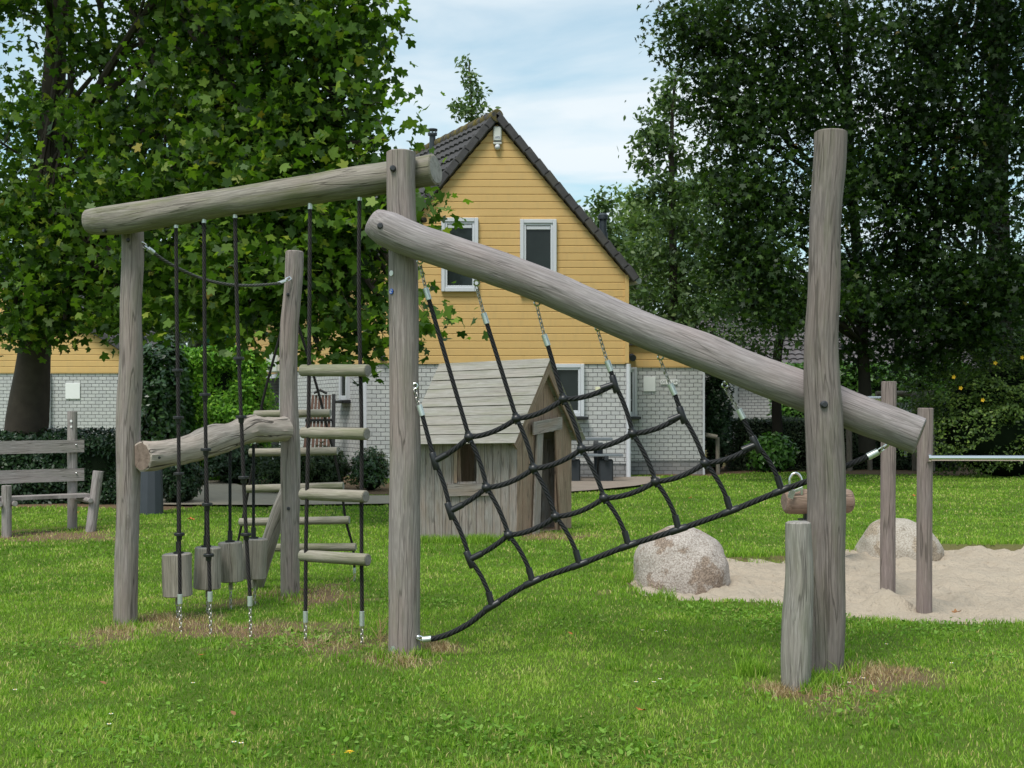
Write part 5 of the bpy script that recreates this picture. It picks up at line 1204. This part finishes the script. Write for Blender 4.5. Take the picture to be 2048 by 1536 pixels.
# ------------------------------------------------------------------ shrubs and hedges
shrub('dark_hedge', 'low dark hedge behind the bench', 'hedge', 60, 872, 1010, 19.7, 200, .55, 22000, LF_HEDGE, T_OVAL, .07, box=True, bumpy=.35)
shrub('shrub', 'dense dark shrub just right of the litter bin', 'shrub', 358, 905, 1010, 19.2, 50, .5, 8000, LF_HEDGE, T_OVAL, .06)
shrub('laurel_shrub', 'tall glossy dark laurel between left post and bright thuja', 'shrub', 330, 690, 960, 25, 58, .9, 11000, LF_LAUR, T_OVAL, .13, bumpy=.25)
shrub('thuja_hedge', 'bright green clipped thuja block behind the disc ropes', 'hedge', 447, 708, 960, 26.2, 77, .95, 26000, LF_THUJA, T_FROND, .13, box=True, up=.5, bumpy=.5)
shrub('shrub', 'leafy shrub under the long rungs at the path edge', 'shrub', 575, 895, 980, 21.6, 55, .55, 7000, LF_FAR, T_OVAL, .06, bumpy=.4)
shrub('shrub', 'low shrub beside the brick side wall', 'shrub', 650, 900, 985, 22.6, 50, .6, 6000, LF_FAR, T_OVAL, .06, bumpy=.4)
shrub('shrub', 'small dark shrub at foot of the white downpipe', 'shrub', 742, 905, 990, 22.6, 36, .5, 6000, LF_LAUR, T_OVAL, .055, bumpy=.5)
shrub('shrub', 'dark shrub beyond the path, under the gnarled beam', 'shrub', 480, 890, 970, 24.6, 60, .7, 7000, LF_HEDGE, T_OVAL, .08, bumpy=.4)
shrub('ivy_column', 'dark ivy covered column right of the annexe', 'shrub', 1434, 735, 945, 30.2, 31, .5, 9000, LF_HEDGE, T_OVAL, .09, bumpy=.3)
shrub('hydrangea', 'light green hydrangea in front of the clipped hedge', 'shrub', 1546, 872, 940, 29.6, 48, .5, 2600, LF_BRIGHT, T_OVAL, .13, cols=.55, bumpy=.3)
shrub('clipped_hedge', 'dark clipped hedge across the back of the lawn', 'hedge', 1680, 838, 938, 31.0, 225, .5, 30000, LF_CLIP, T_OVAL, .07, box=True, cols=1., bumpy=.2, up=.7)
shrub('laurel_hedge', 'bright laurel hedge in front of the grey tiled roof', 'hedge', 1735, 733, 900, 34.5, 185, .7, 17000, LF_BRIGHT, T_OVAL, .15, box=True, bumpy=.4, cols=.8)
shrub('flowering_shrub', 'wide dark shrub with a few yellow flowers at the right edge', 'shrub', 2010, 700, 945, 27.2, 172, 1.5, 30000, LF_SHR, T_OVAL, .085, bumpy=.55, flowers=[(1990, 726), (1907, 754), (1921, 776), (2044, 715), (1965, 800)], up=.6)

# ------------------------------------------------------------------ trees
def tk(l): return [(P(u, v, Y), w_ / 2 / F * Y) for u, v, w_, Y in l]
tree('plane_tree', 'large plane tree spreading over the left half, trunk behind the bench', 'tree',
     tk([(34, 1010, 92, 20.2), (50, 880, 86, 20.2), (70, 700, 62, 20.1), (88, 500, 54, 20), (100, 300, 48, 20), (112, 80, 42, 20), (120, -160, 34, 20), (130, -420, 20, 20)]),
     [(60, 20, 19, 150, 40, 1.6, 42), (-80, 250, 19, 130, 260, 1.8, 90), (30, 400, 19.4, 150, 110, 1.7, 120), (230, 280, 18.3, 120, 90, 1.6, 100), (110, 260, 20.8, 100, 70, 1, 60), (350, 50, 18, 120, 100, 1.6, 95), (215, 120, 19, 80, 70, 1.2, 48), (480, 60, 17, 120, 110, 1.4, 120),
      (610, 40, 16, 100, 90, 1.2, 105), (700, 30, 15.6, 60, 40, .7, 34), (680, 110, 15.4, 62, 42, .8, 32), (700, 170, 15.4, 40, 14, .5, 8), (745, 205, 15.1, 40, 11, .4, 8), (440, 230, 17, 140, 110, 1.5, 150), (560, 190, 16, 110, 90, 1.2, 110), (615, 255, 15.4, 55, 55, .8, 44), (680, 235, 15.2, 22, 20, .4, 6),
      (330, 380, 17.3, 160, 90, 1.5, 160), (500, 340, 16.2, 140, 80, 1.2, 130), (620, 350, 15.4, 110, 55, .9, 85), (725, 345, 15, 48, 24, .5, 17), (765, 275, 14.9, 22, 14, .3, 5), (180, 520, 18.8, 130, 100, 1.4, 130), (360, 520, 17.2, 130, 95, 1.2, 125), (500, 500, 16, 110, 100, 1.1, 110),
      (620, 490, 15.3, 100, 90, .9, 95), (705, 450, 15, 75, 60, .7, 55), (690, 550, 15, 80, 45, .7, 24), (705, 640, 14.9, 64, 44, .6, 15), (640, 610, 15.2, 50, 60, .6, 15), (735, 695, 14.8, 48, 22, .4, 11), (640, 700, 15, 60, 18, .4, 9), (555, 600, 15.8, 60, 55, .9, 38), (430, 605, 16.6, 110, 45, 1, 62), (40, 560, 19, 90, 80, 1.3, 70), (20, 660, 18.9, 60, 30, .9, 26), (130, 640, 18.9, 70, 35, .9, 32), (250, 610, 18, 90, 50, 1.1, 55), (525, 672, 15.8, 26, 14, .6, 4),
      (845, 405, 14.6, 20, 12, .3, 3), (850, 440, 14.6, 12, 20, .3, 3), (858, 655, 14.6, 16, 26, .3, 5), (835, 600, 14.6, 8, 20, .2, 1), (755, 590, 14.8, 20, 60, .4, 10),
      (250, -140, 18.5, 300, 120, 2.2, 170), (600, -120, 16.5, 180, 90, 1.6, 100), (-40, -120, 19.5, 200, 110, 2.5, 80), (40, -330, 19, 300, 150, 3, 200), (430, -330, 17.5, 260, 140, 2.6, 190), (150, -230, 16.2, 260, 90, 1.6, 130), (480, -200, 15, 170, 60, 1.2, 80)],  # topmost blobs, out of view, added to block light from overhead
     LF_PLANE, T_MAPLE, .17, per=14, sd=.25, tw=12, limb=.085)
tree('maple_tree', 'tall maple with slim dark trunk, crown reaching left beside the thick right post', 'tree',
     tk([(1734, 905, 32, 27), (1730, 790, 25, 27), (1722, 620, 22, 27), (1712, 480, 20, 27), (1700, 300, 18, 27), (1690, 0, 14, 27)]),
     [(1345, 50, 23.6, 34, 30, .6, 24), (1395, 85, 23.8, 45, 55, .8, 50), (1440, 40, 24, 70, 60, 1, 75), (1500, 120, 24.3, 80, 90, 1.2, 110), (1440, 190, 23.8, 60, 55, .8, 65), (1480, 260, 24, 70, 75, 1, 100), (1590, 60, 24.6, 100, 100, 1.5, 130), (1580, 220, 24.8, 110, 100, 1.4, 150), (1455, 375, 23.6, 55, 55, .8, 70), (1520, 370, 24, 90, 80, 1.1, 120), (1460, 460, 23.6, 65, 50, .8, 75),
      (1500, 520, 23.8, 80, 60, .9, 95), (1560, 590, 24, 80, 55, .9, 85), (1620, 430, 24.8, 100, 90, 1.2, 120), (1700, 330, 25, 90, 110, 1.3, 110), (1700, 120, 25, 110, 120, 1.6, 130), (1580, 645, 24, 50, 20, .7, 14), (1640, 590, 24.5, 60, 50, .8, 36), (1500, 610, 23.8, 45, 35, .6, 30), (1700, 560, 25.5, 60, 80, 1, 60), (1600, -90, 25, 260, 90, 2, 130), (1600, -280, 24.5, 260, 140, 3, 200), (1560, -170, 22, 200, 90, 1.6, 110)],  # topmost crown blobs are unseen, added to darken the foliage below
     LF_DARK, T_STAR, .165, per=16, sd=.27, bark=BARKD, tw=10, limb=.07, tint_b=1.1)
tree('maple_tree', 'thick trunked dark maple filling the upper right corner', 'tree',
     tk([(2008, 950, 70, 31), (2004, 720, 48, 31), (1998, 500, 44, 31), (1995, 300, 40, 31), (2000, 0, 34, 31), (2010, -300, 20, 31)]),
     [(1830, 60, 26.1, 120, 110, 1.6, 150), (1960, 60, 25.6, 120, 110, 1.6, 150), (2090, 120, 25.6, 120, 160, 1.6, 130), (1800, 220, 26.2, 110, 90, 1.4, 130), (1920, 230, 25.6, 130, 110, 1.5, 160), (1780, 370, 26.4, 90, 80, 1.3, 110), (1880, 390, 25.9, 120, 90, 1.4, 150), (2010, 380, 25.6, 110, 120, 1.5, 130), (1790, 510, 26.6, 90, 70, 1.2, 100), (1890, 540, 26.2, 120, 80, 1.3, 130), (2020, 560, 26.1, 90, 90, 1.3, 100), (1850, 640, 26.6, 110, 45, 1.1, 85), (1960, 660, 26.6, 70, 40, 1, 40), (1760, 640, 27.2, 60, 45, .9, 45), (2080, 690, 27.1, 70, 60, 1, 40), (1950, -100, 26.6, 250, 110, 2.2, 140), (1950, -280, 26, 280, 140, 3, 200), (1900, -170, 23.6, 250, 90, 1.6, 130), (1800, 700, 27, 60, 30, .8, 34), (1880, 705, 27, 60, 25, .8, 30), (1940, 620, 27, 60, 70, 1, 60), (1720, 690, 27, 40, 30, .8, 22)],  # highest blobs here, above the view, added to hold back top light
     LF_DARK, T_STAR, .19, per=16, sd=.3, bark=BARKD, tw=10, limb=.08, tint_b=.85)
tree('small_tree', 'small forked tree in front of the tiled roof between beam and post', 'tree',
     tk([(1556, 890, 24, 30), (1553, 790, 18, 30), (1556, 700, 17, 30), (1572, 640, 10, 30), (1590, 590, 6, 30)]),
     [(1500, 700, 29.5, 55, 35, .9, 40), (1560, 640, 29.5, 60, 40, .9, 50), (1470, 640, 29.8, 60, 50, 1, 55), (1430, 700, 30, 45, 40, .8, 30)],
     LF_HYP, T_OVAL, .12, per=16, sd=.25, bark=BARKD, tw=6, limb=.04)
tree('birch_tree', 'tall loose birch rising between the yellow house and the maple', 'tree',
     tk([(1345, 905, 24, 34), (1345, 700, 20, 34), (1346, 500, 16, 34), (1343, 350, 11, 34), (1345, 220, 7, 34), (1352, 150, 4, 34)]),
     [(1352, 150, 34, 16, 22, .4, 14), (1335, 195, 34, 22, 22, .5, 22), (1368, 215, 34, 28, 24, .5, 24), (1325, 248, 34, 32, 28, .7, 36), (1300, 292, 34, 36, 30, .7, 40), (1360, 300, 34, 34, 34, .7, 34), (1280, 325, 34, 24, 20, .5, 20), (1335, 370, 34, 48, 36, .8, 56), (1375, 380, 34, 36, 30, .7, 34), (1290, 385, 34, 28, 22, .6, 20), (1330, 440, 34, 64, 34, 1, 70), (1400, 470, 34, 44, 50, .8, 60), (1310, 510, 34, 56, 50, 1, 76), (1380, 560, 34, 60, 55, 1, 90), (1300, 600, 34, 60, 55, 1, 84), (1380, 660, 34, 75, 55, 1, 110), (1300, 680, 34, 55, 45, 1, 60), (1450, 600, 34, 45, 60, 1, 70)],
     LF_BIRCH, T_OVAL, .19, per=10, sd=.19, tw=7, limb=.04)
tree('slender_tree', 'small pointed tree top beside the capped flue at the right roof slope', 'tree',
     tk([(1212, 880, 14, 36), (1212, 600, 10, 36), (1206, 400, 4, 36)]),
     [(1207, 400, 36, 11, 24, .3, 18), (1200, 440, 36, 20, 24, .5, 26), (1225, 470, 36, 26, 30, .6, 34), (1245, 520, 36, 40, 40, .8, 50)], LF_BIRCH, T_OVAL, .19, per=12, sd=.2, tw=6, limb=.03)
tree('willow_tree', 'pale willow showing behind the birch', 'tree', tk([(1265, 870, 18, 40), (1265, 600, 14, 40), (1265, 420, 6, 40)]),
     [(1262, 430, 40, 36, 44, .9, 44), (1300, 450, 40, 50, 50, 1, 60), (1370, 430, 40, 40, 50, 1, 44), (1290, 530, 40, 55, 50, 1.2, 60), (1240, 500, 40, 30, 50, .8, 34), (1430, 400, 40, 34, 50, 1, 34)], LF_PALE, T_DIA, .22, per=18, sd=.32, tw=6, limb=.04)
tree('slender_tree', 'sparse tree top rising behind the roof ridge of the yellow house', 'tree', tk([(945, 880, 16, 42), (945, 400, 10, 42), (944, 230, 5, 42), (938, 120, 2, 42)]),
     [(930, 128, 42, 6, 14, .2, 5), (938, 155, 42, 8, 18, .3, 9), (948, 185, 42, 16, 22, .4, 22), (914, 212, 42, 8, 20, .2, 6), (935, 225, 42, 24, 22, .5, 26), (958, 225, 42, 18, 20, .4, 16)], LF_BIRCH, T_OVAL, .2, per=8, sd=.16, tw=8, limb=.03)
far = [(250, 560, 44, 170, 150), (600, 600, 46, 150, 120), (60, 520, 46, 200, 170), (440, 480, 48, 150, 200), (1480, 560, 52, 110, 130), (1620, 600, 50, 110, 100), (1760, 640, 50, 110, 90), (1890, 610, 49, 120, 120), (2040, 600, 48, 130, 150), (1350, 620, 50, 100, 110)]
fl_ = ['dark bushy tree behind the left house roof', 'tree behind the yellow house, left of its roof', 'broad dark tree at the far left', 'high dark tree behind the thuja and plane tree', 'far tree left of the thick right post', 'far low tree behind the tiled roof', 'far tree right of the thick post behind the roof', 'far dark tree behind the laurel hedge', 'far dark tree at right edge', 'far tree low behind the birch']
for i, (u, v, Y, ru, rv) in enumerate(far):
    bl = [(u + random.uniform(-.5, .5) * ru, v + random.uniform(-.5, .6) * rv, Y + random.uniform(-1, 1), ru * .55, rv * .5, 1.6, 60) for k in range(5)] + [(u, v + rv * .7, Y, ru * .8, rv * .5, 1.5, 90)]
    tree('background_tree', fl_[i], 'tree', tk([(u, 850, 20, Y), (u, v, 14, Y), (u, v - rv * .6, 6, Y)]), bl, LF_FAR, T_DIA, .24, per=14, sd=.4, bark=BARKD, group='trees in the background', tw=4, limb=.05)
# wood closing the view
n = 26000; u = rg.uniform(-400, 2500, n); Yw = rg.uniform(60, 68, n); top = 620 + 70 * vn(u, u * 0, .012, 3) ; v = 826 + 20 - rg.uniform(size=n) ** 1.0 * (846 - top)
C_ = np.stack([(u - CX) / F * Yw, Yw, EH - (v - HY) / F * Yw], 1)
leafmesh('far_wood', LF_FAR, C_, .75, T_OVAL, rg.uniform(0, .8, n), up=.3, kind='stuff', label='distant dark green wood behind the houses', cat='wood')

# ------------------------------------------------------------------ small things on the lawn
for (u, v) in ((222, 1447), (218, 1468), (468, 1505), (482, 1507), (30, 1397), (1285, 1274), (1313, 1277), (1272, 1381), (1308, 1381), (1320, 1375), (1685, 1372), (1698, 1382), (1727, 1373), (1773, 1303), (1903, 1342), (1331, 1275), (386, 1383)):
    c = G(u, v); c.z = .045; mb = MB()
    for k in range(11):
        a = k * .5712; e = Vector((math.cos(a), math.sin(a), .15)); s_ = Vector((-math.sin(a), math.cos(a), 0)); mb.add([c + e * .002, c + e * .008 + s_ * .0022, c + e * .0115, c + e * .008 - s_ * .0022], [(0, 1, 2, 3)], 0)
    mb.sphere(c + Vector((0, 0, .002)), .0035, 8, 5, 1, sc=(1, 1, .6)); mb.tube([c, c - Vector((0, 0, .045))], .0009, 4, mi=2)
    mb.build('daisy', [DAISY, YEL, GROUND], None, label='tiny white daisy in the short grass', cat='flower', group='daisies scattered over the lawn')
c = G(699, 1527); c.z = .05; mb = MB()
for k in range(26):
    a = k * 2.4; rr = .004 + .014 * (k / 26); e = Vector((math.cos(a), math.sin(a), .5 - k / 40)); s_ = Vector((-math.sin(a), math.cos(a), 0)); mb.add([c, c + e * rr + s_ * .0025, c + e * rr * 1.4, c + e * rr - s_ * .0025], [(0, 1, 2, 3)])
mb.build('dandelion', [YEL], None, label='yellow dandelion at the bottom edge of the lawn', cat='flower')
def dead(u, v, sz, mat, lab, rot=0., grp=None, z=.045):
    c = G(u, v); c.z = z; mb = MB(); t = T_MAPLE if sz > .05 else T_OVAL; ca, sa = math.cos(rot), math.sin(rot); vs = []
    for p in t: x_, y_ = (p[0] * ca - p[1] * sa) * sz, (p[0] * sa + p[1] * ca) * sz; vs.append(c + Vector((x_, y_, (p[0] ** 2 * 1.2 + .25 * p[1]) * sz)))
    mb.add(vs, [tuple(range(len(vs)))]); mb.build('fallen_leaf', [mat], None, label=lab, cat='leaf', group=grp, smooth=False)
GL = 'fallen leaves lying on the lawn'
for u, v, sz, m_, lab in ((390, 1048, .13, ORL, 'rust brown fallen leaf behind the left log blocks'), (402, 1018, .10, ORL, 'fallen leaf on grass in front of the path'), (200, 1048, .10, BRL, 'fallen leaf right of the bench leg'), (152, 1033, .09, ORL, 'fallen leaf under the bench seat'), (402, 1326, .055, ORL, 'small orange fallen leaf in front of the straw patch'), (1288, 1440, .06, ORL, 'orange brown fallen leaf in the lower right lawn'), (1145, 1283, .045, ORL, 'tiny orange fallen leaf under the net'), (1757, 1405, .06, BRL, 'curled brown fallen leaf right of the short post'), (1376, 1003, .10, ORL, 'fallen leaf on far lawn under the net'), (1830, 998, .10, ORL, 'fallen leaf on the lawn behind the bar posts'), (470, 1450, .05, BRL, 'brown fallen leaf beside two daisies'), (212, 1386, .05, BRL, 'brown fallen leaf in the lower left lawn'), (668, 1531, .04, ORL, 'orange fallen leaf at the bottom edge beside the dandelion'), (1905, 1240, .08, BRL, 'dark fallen leaf at the near sand edge'), (1120, 1060, .08, ORL, 'fallen leaf beside the playhouse door')):
    dead(u, v, sz, m_, lab, random.uniform(0, 6), GL)
# dry stalks
for u, v, du, dv, lab in ((688, 1255, -18, 105, 'tall dry weed stalk below the rope ladder'), (752, 1290, 2, 30, 'short dry stalk left of the middle post')):
    a = G(u - du - 6, v + 30) if du < 0 else G(u, v + 20); mb = MB(); top = P(u + 8, v - 100 if du < 0 else v - 50, a.y)
    mb.tube(poly([a, a.lerp(top, .4) + Vector((.02, 0, 0)), top], .03), .0025, 5)
    for k in range(9): b = a.lerp(top, .35 + k * .07); mb.tube([b, b + Vector((random.uniform(-.05, .06), random.uniform(-.03, .03), .06))], .0015, 4)
    mb.build('dry_stalk', simple('dry stalk', (.36, .24, .12), .8), None, label=lab, cat='weed')
